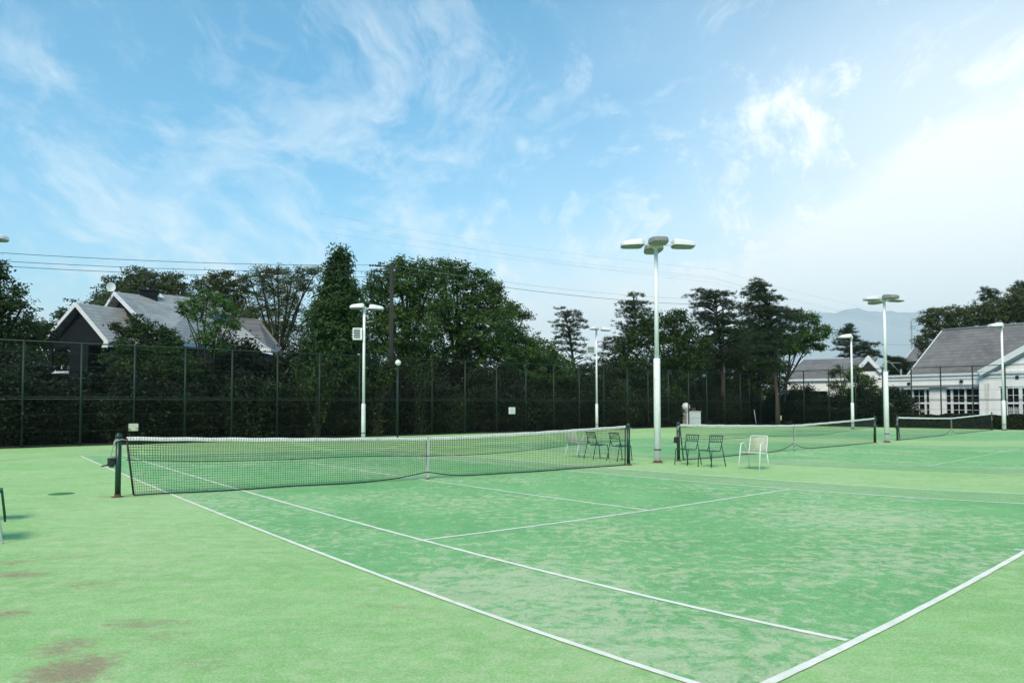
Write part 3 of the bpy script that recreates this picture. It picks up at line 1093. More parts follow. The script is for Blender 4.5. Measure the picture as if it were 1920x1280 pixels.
def pine(name, label, D, rows, base_px, trunk, mat='needle', trunk_r=.16, npads=26, padr=(.9, 1.5), tall=.2, barkmat='bark_red', cat='tree', group=None, needle=.22, fill=1.0):
    """rows: (y, xleft, xright) silhouette in photo pixels, trunk: list of (px, py)"""
    s = D / F
    base = foot(base_px, D)
    root = thing(name, label, cat, base, 0, group)
    tp = [Vector((0, 0, -.05))] + [at(x, y, D) - base for (x, y) in trunk]
    tr = MB()
    nt_ = len(tp)
    tr.tube(tp, [trunk_r * (1.0 - .88 * (i / (nt_ - 1)) ** .6) for i in range(nt_)], 8)
    ys = [r[0] for r in rows]
    tufts = []
    def trunk_at(z):
        for i in range(nt_ - 1):
            if tp[i + 1].z >= z:
                t = (z - tp[i].z) / max(tp[i + 1].z - tp[i].z, .01)
                return tp[i].lerp(tp[i + 1], max(0, min(1, t)))
        return tp[-1]
    for k in range(npads):
        u = (k + rng.uniform(0, .9)) / npads
        y = ys[0] + (ys[-1] - ys[0]) * u
        xl = np.interp(y, ys, [r[1] for r in rows])
        xr = np.interp(y, ys, [r[2] for r in rows])
        cx = (xl + xr) / 2
        half = (xr - xl) / 2 * s
        pr = min(rng.uniform(*padr), max(.3, half * .75))
        side = 1 if k % 2 else -1
        amt = rng.uniform(.25, 1.0)
        ax = cx + side * amt * max(0, (xr - xl) / 2 - pr / s)
        c = at(ax, y, D) - base
        c.y += rng.uniform(-1, 1) * max(.3, half * .7)
        t0 = trunk_at(c.z - .35 - abs(c.x) * .12)
        tr.tube([t0, t0.lerp(c, .55) + Vector((0, 0, .05)), c], [trunk_r * .34, trunk_r * .22, .015], 5, False)
        nt2 = int(38 * pr * pr * fill)
        a = rng.uniform(0, 2 * pi, nt2)
        rr_ = np.sqrt(rng.uniform(0, 1, nt2)) * pr * rng.uniform(.8, 1.15, nt2)
        zz = rng.normal(size=nt2) * .07 * pr + tall * .7 * pr * (1 - (rr_ / pr) ** 2)
        # finger the pad edge
        rr_ *= (1 + .22 * np.sin(a * 5 + k))
        tufts.append(np.stack([c.x + rr_ * np.cos(a), c.y + rr_ * np.sin(a), c.z + zz], 1))
    T = np.concatenate(tufts)
    m_ = 15
    Cn = np.repeat(T, m_, 0)
    n = len(Cn)
    d = rng.normal(size=(n, 3))
    d[:, 2] = np.abs(d[:, 2]) * .8 + .1
    d = unit(d)
    l = needle * rng.uniform(.6, 1.3, size=(n, 1))
    b_ = unit(np.cross(d, rng.normal(size=(n, 3)))) * .014
    Vv = np.stack([Cn - b_, Cn + b_, Cn + d * l + b_ * .5, Cn + d * l - b_ * .5], 1).reshape(-1, 3)
    tr.obj('trunk', barkmat, root)
    np_mesh('crown', Vv, 4, mat, root)
    return root

def cedar(name, label, D, rows, base_px, top, mat='cedar', n_br=200, leaf=(.26, .07)):
    """conical evergreen of drooping sprays"""
    s = D / F
    base = foot(base_px, D)
    root = thing(name, label, 'tree', base, 0)
    tr = MB()
    tp = at(top[0], top[1], D) - base
    tr.tube([(0, 0, -.05), tp * .5, tp], [.24, .14, .02], 8)
    ys = [r[0] for r in rows]
    C, O = [], []
    for k in range(n_br):
        u = (k / n_br) ** .75
        y = ys[0] + (ys[-1] - ys[0]) * u
        xl = np.interp(y, ys, [r[1] for r in rows]); xr = np.interp(y, ys, [r[2] for r in rows])
        half = (xr - xl) / 2 * s
        a = rng.uniform(0, 2 * pi)
        L = half * rng.uniform(.7, 1.12)
        cx = (xl + xr) / 2
        c0 = at(cx, y, D) - base
        c0.z += .25
        tipz = -L * .22
        steps = max(3, int(L / .28))
        tr.tube([c0, c0 + Vector((math.cos(a) * L, math.sin(a) * L, tipz))], [.04, .008], 4, False)
        for q in range(steps):
            t = (q + .6) / steps
            p = np.array([c0.x + math.cos(a) * L * t, c0.y + math.sin(a) * L * t, c0.z + tipz * t * t])
            m_ = int(26 * (.6 + t))
            sc = .16 + .12 * (1 - t)
            C.append(p + rng.normal(size=(m_, 3)) * np.array([sc * 1.2, sc * 1.2, sc]) - np.array([0, 0, .08]))
            O.append(np.repeat(np.array([[math.cos(a) * .8, math.sin(a) * .8, -.5]]), m_, 0))
    C = np.concatenate(C); O = np.concatenate(O)
    tr.obj('trunk', 'bark', root)
    np_mesh('crown', leaf_quads(C, leaf[0], leaf[1], .3, O), 4, mat, root)
    return root

# left group
deciduous('broadleaf_tree', 'dark leafy tree cut by the left edge, left of the black house', 36,
          [(-35, 510, 36, 36), (2, 530, 20, 22), (26, 538, 14, 18), (5, 575, 40, 28), (44, 578, 16, 14), (-20, 605, 70, 50), (64, 606, 16, 9), (34, 630, 50, 28), (0, 680, 75, 50), (-2, 500, 8, 12)],
          -5, 'leaf_dark', (.16, .09), .95, .40, .2)
deciduous('broadleaf_tree', 'low dark tree showing just left of the front gable of the black house', 50,
          [(108, 622, 34, 22), (128, 592, 20, 14), (150, 600, 24, 24), (85, 650, 45, 40), (100, 690, 50, 40)], 100, 'leaf_dark', (.18, .1), .9, .45, .2)
deciduous('broadleaf_tree', 'olive green tree rising behind the satellite dish of the black house', 58,
          [(196, 560, 20, 12), (206, 532, 17, 15), (218, 545, 20, 16), (262, 515, 22, 16), (250, 535, 26, 18), (292, 530, 26, 18), (325, 528, 26, 16), (300, 550, 50, 18), (270, 580, 80, 30), (345, 545, 16, 20)],
          268, 'leaf_olive', (.19, .1), .75, .42, .24)
deciduous('broadleaf_tree', 'olive tree crown behind the right end of the black house roof', 55,
          [(385, 535, 24, 16), (415, 525, 28, 16), (440, 545, 26, 22), (400, 565, 40, 26), (440, 590, 36, 30), (370, 580, 30, 26), (420, 640, 60, 44)],
          415, 'leaf_olive', (.19, .1), .8, .42, .22)
deciduous('broadleaf_tree', 'airy feathery tree with wispy upright branches left of the cedar', 52,
          [(468, 525, 22, 14), (490, 512, 22, 12), (520, 506, 22, 11), (548, 520, 22, 13), (572, 508, 17, 10), (592, 508, 12, 12), (510, 532, 34, 16), (540, 548, 30, 20), (500, 565, 34, 26), (575, 535, 22, 16), (545, 590, 36, 28), (480, 600, 36, 30), (530, 630, 50, 30)],
          520, 'leaf_olive', (.17, .055), .62, .36, .16)
cedar('cedar_tree', 'tall dark conical evergreen with drooping sprays left of the timber utility pole', 38,
      [(478, 632, 640), (500, 624, 652), (512, 612, 655), (530, 606, 664), (560, 590, 674), (600, 572, 688), (650, 554, 698), (700, 550, 700), (740, 548, 698)], 636, (636, 476), 'cedar', 250)
# wood behind the utility pole
deciduous('broadleaf_tree', 'large dark broadleaf tree directly behind the timber utility pole', 45,
          [(700, 560, 30, 30), (716, 530, 24, 26), (742, 512, 24, 20), (762, 500, 22, 20), (790, 502, 26, 18), (772, 532, 42, 28), (745, 570, 50, 38), (810, 560, 44, 38), (765, 620, 70, 44), (700, 620, 50, 44), (740, 675, 90, 45), (812, 522, 26, 20)],
          760, 'leaf_mid', (.16, .09), .95, .42, .24)
deciduous('broadleaf_tree', 'large broadleaf tree with the round shoulder, right of the timber utility pole', 47,
          [(832, 502, 22, 14), (855, 508, 24, 17), (848, 532, 36, 26), (888, 522, 30, 16), (912, 540, 26, 20), (900, 570, 44, 34), (930, 566, 18, 22), (860, 590, 56, 44), (915, 620, 50, 42), (850, 650, 80, 48), (930, 675, 56, 44)],
          870, 'leaf_mid', (.16, .09), .95, .42, .24)
deciduous('broadleaf_tree', 'fresh green tree reaching a branch out to the right above the fence middle', 50,
          [(958, 580, 28, 13), (982, 590, 16, 9), (940, 600, 26, 20), (955, 625, 34, 22), (975, 655, 36, 26), (1000, 650, 26, 22), (1020, 665, 26, 26), (985, 690, 50, 36), (1040, 700, 40, 34)],
          968, 'leaf_mid', (.17, .1), .85, .42, .18)
# pines
pine('pine_tree', 'layered pine standing alone against the sky, left of the slim lamp pole', 56,
     [(578, 1040, 1062), (590, 1028, 1100), (612, 1022, 1112), (630, 1030, 1090), (655, 1015, 1120), (680, 1022, 1125), (712, 1040, 1115)], 1079,
     [(1078, 700), (1071, 650), (1066, 620), (1058, 582)], npads=24, padr=(.6, 1.2), trunk_r=.2)
pine('pine_tree', 'broad pine whose top shows between the slim lamp pole and tallest lamp', 58,
     [(552, 1170, 1205), (570, 1150, 1225), (592, 1138, 1240), (610, 1150, 1236), (640, 1125, 1215), (665, 1110, 1200), (700, 1100, 1200), (722, 1110, 1190)], 1165,
     [(1170, 690), (1185, 630), (1192, 590), (1188, 556)], npads=30, padr=(.7, 1.4), trunk_r=.22)
deciduous('broadleaf_tree', 'dark broadleaf tree behind the tallest lamp pole, between the pines', 56,
          [(1215, 600, 24, 20), (1200, 630, 30, 24), (1180, 655, 32, 26), (1235, 625, 26, 26), (1262, 595, 24, 14), (1275, 620, 34, 26), (1300, 640, 34, 26), (1250, 660, 44, 30), (1195, 690, 34, 20), (1300, 675, 36, 22), (1255, 705, 50, 26), (1240, 740, 40, 20)],
          1262, 'leaf_dark', (.17, .09), .85, .42, .2)
pine('pine_tree', 'dense spreading pine behind the steel utility pole', 60,
     [(546, 1290, 1320), (556, 1284, 1384), (580, 1286, 1395), (610, 1300, 1400), (650, 1300, 1410), (690, 1310, 1400)], 1352,
     [(1356, 720), (1352, 660), (1346, 610), (1340, 550)], npads=52, padr=(.7, 1.4), trunk_r=.24, fill=1.15)
pine('pine_tree', 'tall pine with reddish trunk right of the steel utility pole', 53,
     [(526, 1408, 1442), (540, 1394, 1450), (556, 1390, 1458), (575, 1380, 1478), (586, 1385, 1510), (610, 1380, 1510), (640, 1385, 1492), (670, 1395, 1472), (695, 1405, 1460)], 1458,
     [(1457, 745), (1450, 660), (1446, 600), (1432, 528)], npads=60, padr=(.7, 1.5), trunk_r=.2)
pine('pine_tree', 'rough dark pine filling the gap behind the two tall pines', 68,
     [(600, 1390, 1420), (630, 1370, 1450), (670, 1360, 1470), (712, 1350, 1480)], 1412, [(1412, 700), (1410, 610)], npads=40, padr=(.8, 1.3), trunk_r=.2)
deciduous('broadleaf_tree', 'bright fringed tree leaning right above the small gabled building', 58,
          [(1492, 592, 22, 10), (1515, 600, 22, 12), (1545, 620, 14, 10), (1525, 625, 28, 14), (1500, 630, 30, 20), (1528, 650, 20, 8), (1478, 650, 20, 12), (1498, 656, 20, 10), (1462, 640, 20, 18), (1450, 690, 14, 16)],
          1466, 'leaf_mid', (.18, .09), .8, .38, .09)
pine('pine_tree', 'small pointed pine rising behind the ridge of the small gabled building', 82,
     [(607, 1588, 1597), (620, 1572, 1602), (636, 1562, 1612), (650, 1560, 1640), (662, 1556, 1650), (674, 1560, 1640)], 1594,
     [(1594, 660), (1592, 608)], npads=34, padr=(.7, 1.3), trunk_r=.2, fill=1.2, needle=.3)
pine('pine_tree', 'low flat pine between the small building gable and the large grey roof', 86,
     [(668, 1640, 1656), (676, 1660, 1700), (690, 1656, 1712), (705, 1656, 1712), (720, 1650, 1712)], 1682, [(1682, 700), (1680, 672)], npads=34, padr=(.8, 1.4), trunk_r=.18, fill=1.3, needle=.3)
deciduous('cherry_tree', 'spreading tree with feathery twigs behind the ridge of the large grey roof', 80,
          [(1735, 598, 14, 8), (1752, 588, 18, 10), (1765, 608, 26, 10), (1748, 622, 18, 12), (1785, 585, 22, 12), (1800, 600, 30, 20), (1832, 590, 30, 20), (1768, 632, 24, 12), (1728, 642, 14, 12), (1735, 665, 14, 10), (1860, 590, 34, 24), (1900, 580, 36, 30), (1940, 570, 50, 40), (1745, 650, 18, 10)],
          1805, 'leaf_olive', (.2, .1), .85, .44, .25)
pine('pine_tree', 'pine top poking out above the spreading tree at right', 84,
     [(540, 1838, 1858), (548, 1836, 1880), (560, 1838, 1890), (575, 1836, 1886), (600, 1840, 1890)], 1856, [(1858, 640), (1858, 542)], npads=18, padr=(.8, 1.4), trunk_r=.2, needle=.3)
pine('pine_tree', 'pine top at the right edge above the large grey roof', 82,
     [(528, 1905, 1925), (540, 1898, 1945), (560, 1895, 1960), (590, 1890, 1960)], 1930, [(1930, 640), (1922, 530)], npads=20, padr=(.8, 1.4), trunk_r=.2, needle=.3)
for lab_, px_, D_, lb in (
    ('dark round tree filling the gap left of the layered pine', 1010, 62, [(1000, 690, 50, 30), (1040, 700, 40, 34), (985, 720, 60, 30)]),
    ('dark tree under the broad pine, right of the slim lamp pole', 1140, 66, [(1120, 705, 44, 22), (1160, 690, 40, 22), (1095, 720, 40, 22), (1180, 715, 40, 26)]),
    ('dark tree low behind the tallest lamp, between pine trunks', 1250, 66, [(1225, 710, 40, 24), (1265, 700, 40, 20), (1300, 705, 36, 24), (1260, 730, 60, 20)]),
    ('dark tree filling the space behind the steel utility pole', 1345, 68, [(1330, 690, 44, 28), (1370, 700, 44, 28), (1345, 655, 40, 30), (1360, 730, 60, 20)]),
    ('dark tree behind the reddish pine trunk', 1430, 66, [(1415, 680, 40, 28), (1445, 700, 30, 24), (1400, 640, 34, 30), (1425, 725, 44, 20), (1455, 650, 26, 28)])):
    deciduous('broadleaf_tree', lab_, D_, lb, px_, 'leaf_dark', (.2, .11), .8, .46, .2)
# small trees in front of the buildings
deciduous('young_tree', 'slender young tree with upswept branches in front of the black house roof', 34.5,
          [(340, 575, 14, 10), (362, 568, 22, 14), (392, 560, 24, 14), (420, 575, 26, 16), (380, 590, 28, 16), (345, 585, 14, 8), (430, 600, 22, 14), (405, 615, 26, 18), (380, 635, 22, 14), (440, 612, 14, 7), (400, 650, 24, 16)],
          392, 'leaf_fresh', (.12, .055), .5, .24, .07, airy=.8)
deciduous('young_tree', 'bushy maple like tree in front of the black house, left of the young tree', 33.5,
          [(216, 612, 12, 8), (240, 622, 22, 12), (262, 602, 16, 9), (278, 620, 24, 14), (305, 622, 20, 12), (322, 640, 20, 12), (262, 650, 36, 14), (310, 662, 36, 18), (215, 668, 24, 10), (260, 690, 50, 20), (340, 690, 44, 20), (300, 722, 54, 22)],
          285, 'leaf_dark', (.12, .065), .8, .27, .09)
deciduous('young_tree', 'leafy small tree in front of the wall of the small gabled building', 60,
          [(1562, 702, 9, 8), (1576, 694, 9, 8), (1588, 706, 12, 9), (1572, 724, 18, 11), (1590, 742, 20, 14), (1572, 768, 22, 18)], 1580, 'leaf_mid', (.15, .07), .75, .34, .09)
deciduous('young_tree', 'rounded small tree left of the second tall lamp, hiding the gable wall', 60,
          [(1604, 688, 8, 8), (1608, 705, 14, 12), (1625, 715, 20, 12), (1640, 735, 14, 14), (1618, 745, 30, 18), (1632, 768, 26, 18), (1612, 775, 28, 18)], 1622, 'leaf_mid', (.17, .08), .85, .34, .09)

# undergrowth behind the back fence -------------------------------------------------------
def shrub_proto(mat, hgt, wid, n, leaf, label, name='shrub'):
    r = thing(name, label, 'shrub', (0, 0, 0), 0, 'dark undergrowth shrubs behind the back fence')
    st = MB()
    C = []
    for k in range(9):
        a = rng.uniform(0, 2 * pi)
        q = Vector((math.cos(a) * wid * rng.uniform(.2, .8), math.sin(a) * wid * rng.uniform(.2, .8), hgt * rng.uniform(.5, .98)))
        st.tube([(q.x * .1, q.y * .1, -.02), q * .55 + Vector((0, 0, .1)), q], [.03, .02, .008], 5, False)
    nc = int(n / 40)
    for k in range(nc):
        z = rng.uniform(0.05, 1) ** .8
        rad = wid * math.sqrt(max(.08, 1 - max(0, z - .35) ** 2 / .5)) * math.sqrt(rng.uniform(.15, 1))
        a = rng.uniform(0, 2 * pi)
        q = np.array([rad * math.cos(a), rad * math.sin(a), z * hgt * rng.uniform(.85, 1.1)])
        C.append(q + rng.normal(size=(40, 3)) * np.array([.2, .2, .17]))
    C = np.concatenate(C)
    C[:, 2] = np.maximum(C[:, 2], .03)
    st.obj('stems', 'bark', r)
    np_mesh('foliage', leaf_quads(C, leaf[0], leaf[1], .15), 4, mat, r)
    return r
lab = ['tall dark shrub in the tangled undergrowth behind the back fence', 'low dark shrub at the foot of the back fence', 'yellow green leafy shrub catching light behind the back fence']
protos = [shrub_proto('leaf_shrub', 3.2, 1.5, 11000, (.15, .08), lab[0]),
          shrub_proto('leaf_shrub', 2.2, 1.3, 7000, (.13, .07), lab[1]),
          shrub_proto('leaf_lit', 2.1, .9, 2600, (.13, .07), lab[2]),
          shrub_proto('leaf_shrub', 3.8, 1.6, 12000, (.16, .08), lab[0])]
used = [False] * 4
outL = -Vector((dirL.y, -dirL.x, 0))
def place(i, p, rz, sc):
    if not used[i]:
        used[i] = True
        o = protos[i]
        o.location = p
        o.rotation_euler = (0, 0, rz)
        o.scale = sc
        return o
    return dup(protos[i], p, rz, None, sc)
Ltot = (FC - FL).length
t = 9.0
rr = random.Random(5)
while t < Ltot + 3:
    for row, (off, idx, hmul) in enumerate(((1.5, 1, 1.0), (3.2, 0, 1.0), (5.6, 3, 1.05))):
        if t < 12 and row == 2: continue
        p = FL + dirL * (t + rr.uniform(-.5, .5) + row * .8) + outL * (off + rr.uniform(-.3, .3))
        px = 960 + F * p.x / p.y
        if row == 0 and 1262 < px < 1368: continue
        sc = rr.uniform(.85, 1.15) * hmul
        zs = sc
        if px > 1040: zs = sc * .82            # lower towards the pines
        if 60 < px < 210 and row: zs *= .62
        place(idx, (p.x, p.y, 0), rr.uniform(0, 6.28), (sc, sc, zs))
    if rr.random() < .45:
        p = FL + dirL * t + outL * rr.uniform(.75, 1.1)
        if 1270 < 960 + F * p.x / p.y < 1360: t += 2.3; continue
        sc = rr.uniform(.45, 1.0)
        place(2, (p.x, p.y, 0), rr.uniform(0, 6.28), (sc, sc, sc * rr.uniform(.8, 1.3)))
    t += 2.3
# behind the right fence, left of the buildings
outR = Vector((-dirR.y, dirR.x, 0))
t = .5
while t < 10.5:
    for off, idx in ((1.6, 1), (4, 0)):
        p = FC + dirR * (t + rr.uniform(-.3, .3)) + outR * off
        sc = rr.uniform(.85, 1.1)
        zs = sc * (.62 if idx else .8)
        o = place(idx, (p.x, p.y, 0), rr.uniform(0, 6.28), (sc, sc, zs))
        o['label'] = 'dark shrub behind the right fence, in front of the small gabled building'
        o['group'] = 'shrubs behind the right fence'
    t += 2.2

# climbing vines on the back fence
def vine(label, px, y0, y1, n, spread):
    p = on_line(a0, dirL, px)
    root = thing('climbing_vine', label, 'vine', (p.x, p.y, 0))
    C = []
    st = MB()
    z0, z1 = at(px, y1, p.y).z, at(px, y0, p.y).z
    for k in range(6):
        x = rng.uniform(-spread, spread)
        pts = [Vector((x * q + rng.normal() * .1, x * q * .8 + .12, max(0, z0) * (q > 0) + (z1 - z0) * q)) for q in (0, .35, .7, 1)]
        pts = [Vector((v_.x, v_.y, max(.0, v_.z))) for v_ in pts]
        st.tube(pts, .012, 4, False)
        for q in range(int(n / 6 / 12)):
            s_ = rng.uniform(0, 1)
            i = min(2, int(s_ * 3)); f = s_ * 3 - i
            c = pts[i].lerp(pts[i + 1], f)
            C.append(np.array(c) + rng.normal(size=(12, 3)) * np.array([.16, .1, .14]))
    st.obj('stems', 'bark', root)
    np_mesh('foliage', leaf_quads(np.concatenate(C), .11, .08, .2), 4, 'leaf_lit', root)
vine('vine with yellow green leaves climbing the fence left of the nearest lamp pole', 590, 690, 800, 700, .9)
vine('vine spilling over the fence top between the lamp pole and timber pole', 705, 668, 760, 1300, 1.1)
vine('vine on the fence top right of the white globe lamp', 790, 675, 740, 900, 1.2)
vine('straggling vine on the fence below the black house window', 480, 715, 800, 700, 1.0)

# far wood
V = []
cs = []
for k in range(420):
    px = rng.uniform(-300, 2300)
    D = rng.uniform(120, 170)
    p = foot(px, D)
    h = rng.uniform(2.0, 5.0)
    m_ = 60
    cs.append(np.array([p.x, p.y, h * .5]) + rng.normal(size=(m_, 3)) * np.array([2.4, 2.4, h * .38]))
C = np.concatenate(cs)
C[:, 2] = np.abs(C[:, 2])
tag(np_mesh('distant_wood', leaf_quads(C, .9, .5), 4, 'leaf_dark'), 'low distant woodland seen in gaps between the pine trunks', 'wood', None, 'stuff')

# ------------------------------------------------------------------ hedge at right
def hedge(label, A, B, w, h, n):
    root = thing('clipped_hedge', label, 'hedge', (A.x, A.y, 0))
    d = (B - A); L = d.length; d = d.normalized()
    nn = Vector((d.y, -d.x, 0))
    core = MB()
    mid = d * (L / 2)
    R = Matrix.Rotation(math.atan2(d.y, d.x), 3, 'Z')
    core.box((mid.x, mid.y, h * .44), (L, w * .7, h * .86), R)
    core.obj('twigs', 'bark', root)
    s_ = rng.uniform(0, L, n)
    a = rng.uniform(-1.3, pi * .5 + 1.3, n)
    yy = rng.uniform(-w / 2, w / 2, n)
    zz = rng.uniform(.03, h, n)
    f = rng.uniform(0, 1, n)
    yy = np.where(f < .55, -w / 2 + rng.uniform(0, .12, n), yy)
    zz = np.where(f >= .55, h - rng.uniform(0, .14, n), zz)
    zz = zz + .05 * np.sin(s_ * 1.7) + .04 * np.sin(s_ * 5.1)
    zz = np.maximum(zz, .02)
    C = np.stack([d.x * s_ - nn.x * yy * -1, d.y * s_ - nn.y * yy * -1, zz], 1)
    C2 = np.stack([d.x * s_ + nn.x * -yy, d.y * s_ + nn.y * -yy, zz], 1)
    np_mesh('foliage', leaf_quads(C2, .12, .07), 4, 'leaf_hedge', root)
h0 = on_line(FC, dirR, 1648) + outR * 1.0
hedge('long low clipped hedge between the right fence and the white building', h0, FR + outR * 1.0, .9, .92, 42000)

# ------------------------------------------------------------------ black house at left
HB = foot(250, 42.7)
house = thing('timber_house', 'black timber house with white bargeboards and grey slate roofs behind the back fence', 'house', HB)
def loc(p): return Vector(p) - HB
HS = 1.22
def P3(px, py, D): return at(px, py, D * HS) - HB
def slab(mb, poly, th=.18):
    n = (poly[1] - poly[0]).cross(poly[2] - poly[0]).normalized()
    if n.z < 0: n = -n
    mb.prism(poly, -n * th)
def board(mb, a, b_, hgt=.24, th=.06, out=None, drop=0.0):
    d = (b_ - a)
    up = Vector((0, 0, 1))
    n = out.normalized() if out is not None else d.cross(up).normalized()
    w = (up - d.normalized() * up.dot(d.normalized())).normalized() * hgt
    o = n * .005
    mb.prism([a + o, b_ + o, b_ + o - w, a + o - w], n * th)

# front gable A
frontdir = Vector((4.3, -2.0, 0)).normalized()
backA = Vector((.42, .9, 0))
Al, Ar, At = P3(73, 647, 34), P3(204, 641, 32), P3(143, 567, 33)
Al.z = Ar.z = (Al.z + Ar.z) / 2
depthA = backA * 6.1
rf = MB()
slab(rf, [At, Ar, Ar + depthA, At + depthA])
roofA = rf.obj('roof', 'slate_pale', house)
rf = MB()
slab(rf, [At + Vector((0, 0, -.002)), Al, Al + depthA, At + depthA])
rf.obj('roof', 'slate_pale', house)
fb = MB()
outA = -backA
board(fb, At + Vector((0, 0, .02)), Ar + Vector((0, 0, .02)), .2, .06, outA)
fb.obj('bargeboard', 'fascia', house)
fb = MB()
board(fb, At + Vector((0, 0, .02)) - outA * .002, Al + Vector((0, 0, .02)), .2, .058, outA)
fb.obj('bargeboard', 'fascia', house)
fb = MB()
eR = frontdir
fb.prism([Ar + outA * .08, Ar + depthA, Ar + depthA + Vector((0, 0, -.26)), Ar + outA * .08 + Vector((0, 0, -.26))], eR * .05)
fb.prism([Ar + outA * .07 - eR * .45 + Vector((0, 0, -.3)), Ar + outA * .07 + eR * .05 + Vector((0, 0, -.3)), Ar + outA * .07 + eR * .05 + Vector((0, 0, -.02)), Ar + outA * .07 - eR * .25 + Vector((0, 0, .05))], outA * .02)
fb.obj('fascia', 'fascia', house)
fb = MB()
fb.prism([Al + outA * .07 - eR * .05 + Vector((0, 0, -.3)), Al + outA * .07 + eR * .5 + Vector((0, 0, -.3)), Al + outA * .07 + eR * .3 + Vector((0, 0, .02)), Al + outA * .07 - eR * .05 + Vector((0, 0, -.02))], outA * .02)
fb.obj('fascia', 'fascia', house)
# gable wall set back below the roof
ins = backA * .35
gw = MB()
wl, wr = Al.lerp(Ar, .09), Al.lerp(Ar, .93)
wtop = At.copy(); wtop.z -= .3
zlo = Al.z - .12
gw.prism([Vector((wl.x, wl.y, zlo)) + ins, Vector((wr.x, wr.y, zlo)) + ins, Vector((wr.x, wr.y, zlo + .1)) + ins, wtop + ins, Vector((wl.x, wl.y, zlo + .1)) + ins], backA * .2)
gw.obj('gable_wall', 'siding', house)
# lower walls
def wallbox(mb, a, b_, z0, z1, th, nd):
    a = Vector((a.x, a.y, 0)); b_ = Vector((b_.x, b_.y, 0))
    mb.prism([a + Vector((0, 0, z0)), b_ + Vector((0, 0, z0)), b_ + Vector((0, 0, z1)), a + Vector((0, 0, z1))], nd * th)
lw = MB()
w1 = Al.lerp(Ar, .37)
w2 = Al.lerp(Ar, .64)
wallbox(lw, w1 + ins, w2 + ins, 0, zlo - .003, .2, backA)
wallbox(lw, w2 + backA * 1.4, wr + backA * 1.4, 0, zlo - .003, .2, backA)
wallbox(lw, w2 + ins + backA * .205, w2 + backA * 1.397, 0, zlo - .003, .2, -frontdir)
wallbox(lw, wr + ins + backA * .205, wr + backA * 5, 0, zlo - .003, .2, -frontdir)
wallbox(lw, w1 + ins + backA * .205, w1 + backA * 5, 0, zlo - .003, .2, frontdir)
lw.obj('wall', 'siding', house)
dw = MB()
wallbox(dw, w2.lerp(wr, .12) + backA * 1.38, w2.lerp(wr, .8) + backA * 1.38, .3, 3.6, .02, -backA)
dw.obj('brick_porch_panel', 'brick_dark', house)
br = MB()
q0, q1 = Al.lerp(Ar, .1) + ins, Al.lerp(Ar, .37) + ins
for z in (1.0,):
    pass
zb = P3(100, 698, 34).z
br.box(((q0.x + q1.x) / 2, (q0.y + q1.y) / 2, zb), ((q1 - q0).length, .08, .12), Matrix.Rotation(math.atan2(frontdir.y, frontdir.x), 3, 'Z'))
br.obj('porch_rail', 'fascia', house)
cpst = MB()
cpst.box((q0.x, q0.y, zlo / 2), (.14, .14, zlo - .004))
cpst.obj('porch_post', 'siding', house)

# main roof B
Bt = P3(215, 547, 35.2)
Br = P3(300, 628, 31.6)
Bl = P3(150, 618, 38.6)
R2 = P3(372, 562, 38.6); R2.z = Bt.z
E2 = P3(443, 655, 36.8)
E1 = P3(300, 633, 31.0)
ez = 1.612 + (4.35 - 1.612) * HS
E2.z = ez; E1.z = ez
# bargeboard continues to the eave
rf = MB()
slab(rf, [Bt, R2, E2, E1])
rf.obj('roof', 'slate_pale', house)
bk = Vector((-4.2, 4.2, 0))
Bl2 = Vector((Bt.x * 2 - E1.x, Bt.y * 2 - E1.y, ez))
rf = MB()
slab(rf, [Bt - Vector((0, 0, .003)), R2 - Vector((0, 0, .003)), Vector((R2.x + Bl2.x - Bt.x, R2.y + Bl2.y - Bt.y, ez)), Bl2])
rf.obj('roof', 'slate_pale', house)
outB = -(R2 - Bt); outB.z = 0; outB = outB.normalized()
fb = MB()
board(fb, Bt + Vector((0, 0, .03)), E1 + Vector((0, 0, .03)), .22, .06, outB)
fb.obj('bargeboard', 'fascia', house)
fb = MB()
board(fb, Bt + Vector((0, 0, .028)), Bl2 + Vector((0, 0, .03)), .22, .058, outB)
fb.obj('bargeboard', 'fascia', house)
gw = MB()
insB = -outB * .4
gb = [Vector((E1.x, E1.y, ez - .2)).lerp(Vector((Bl2.x, Bl2.y, ez - .2)), .07) + insB, Vector((Bl2.x, Bl2.y, ez - .2)).lerp(Vector((E1.x, E1.y, ez - .2)), .07) + insB, Bt + insB - Vector((0, 0, .35))]
gw.prism(gb, insB.normalized() * .2)
gw.obj('gable_wall', 'siding', house)
# lower right hipped wing C
C1, C2, C3, C4, C5 = P3(430, 594, 40), P3(486, 600, 41), P3(536, 652, 39.5), P3(505, 661, 36.2), P3(425, 652, 37.0)
C2.z = C1.z
C4.z = C5.z = ez - .03
C3.z = ez - .03
rf = MB(); slab(rf, [C1, C4, C5 + Vector((-.8, 0, 0)), C1 + Vector((-2.0, -.3, 0))]); rf.obj('roof', 'slate_pale', house)
rf = MB(); slab(rf, [C1 + Vector((0, 0, .001)), C2, C3, C4]); rf.obj('roof', 'slate_dark', house)  # same roof, but shade on the right-facing slope is put into darker slates
fb = MB()
fb.prism([E1 + Vector((0, 0, -.02)), E2 + Vector((0, 0, -.02)), E2 + Vector((0, 0, -.26)), E1 + Vector((0, 0, -.26))], Vector((.04, -.05, 0)))
fb.obj('fascia', 'fascia', house)
fb = MB()
fb.prism([E2 + Vector((.002, 0, -.03)), C4 + Vector((0, 0, 0)), C4 + Vector((0, 0, -.22)), E2 + Vector((.002, 0, -.25))], Vector((.04, -.05, 0)))
fb.prism([C4 + Vector((.05, 0, 0)), C3, C3 + Vector((0, 0, -.22)), C4 + Vector((.05, 0, -.22))], Vector((.05, -.01, 0)))
fb.obj('fascia', 'fascia', house)
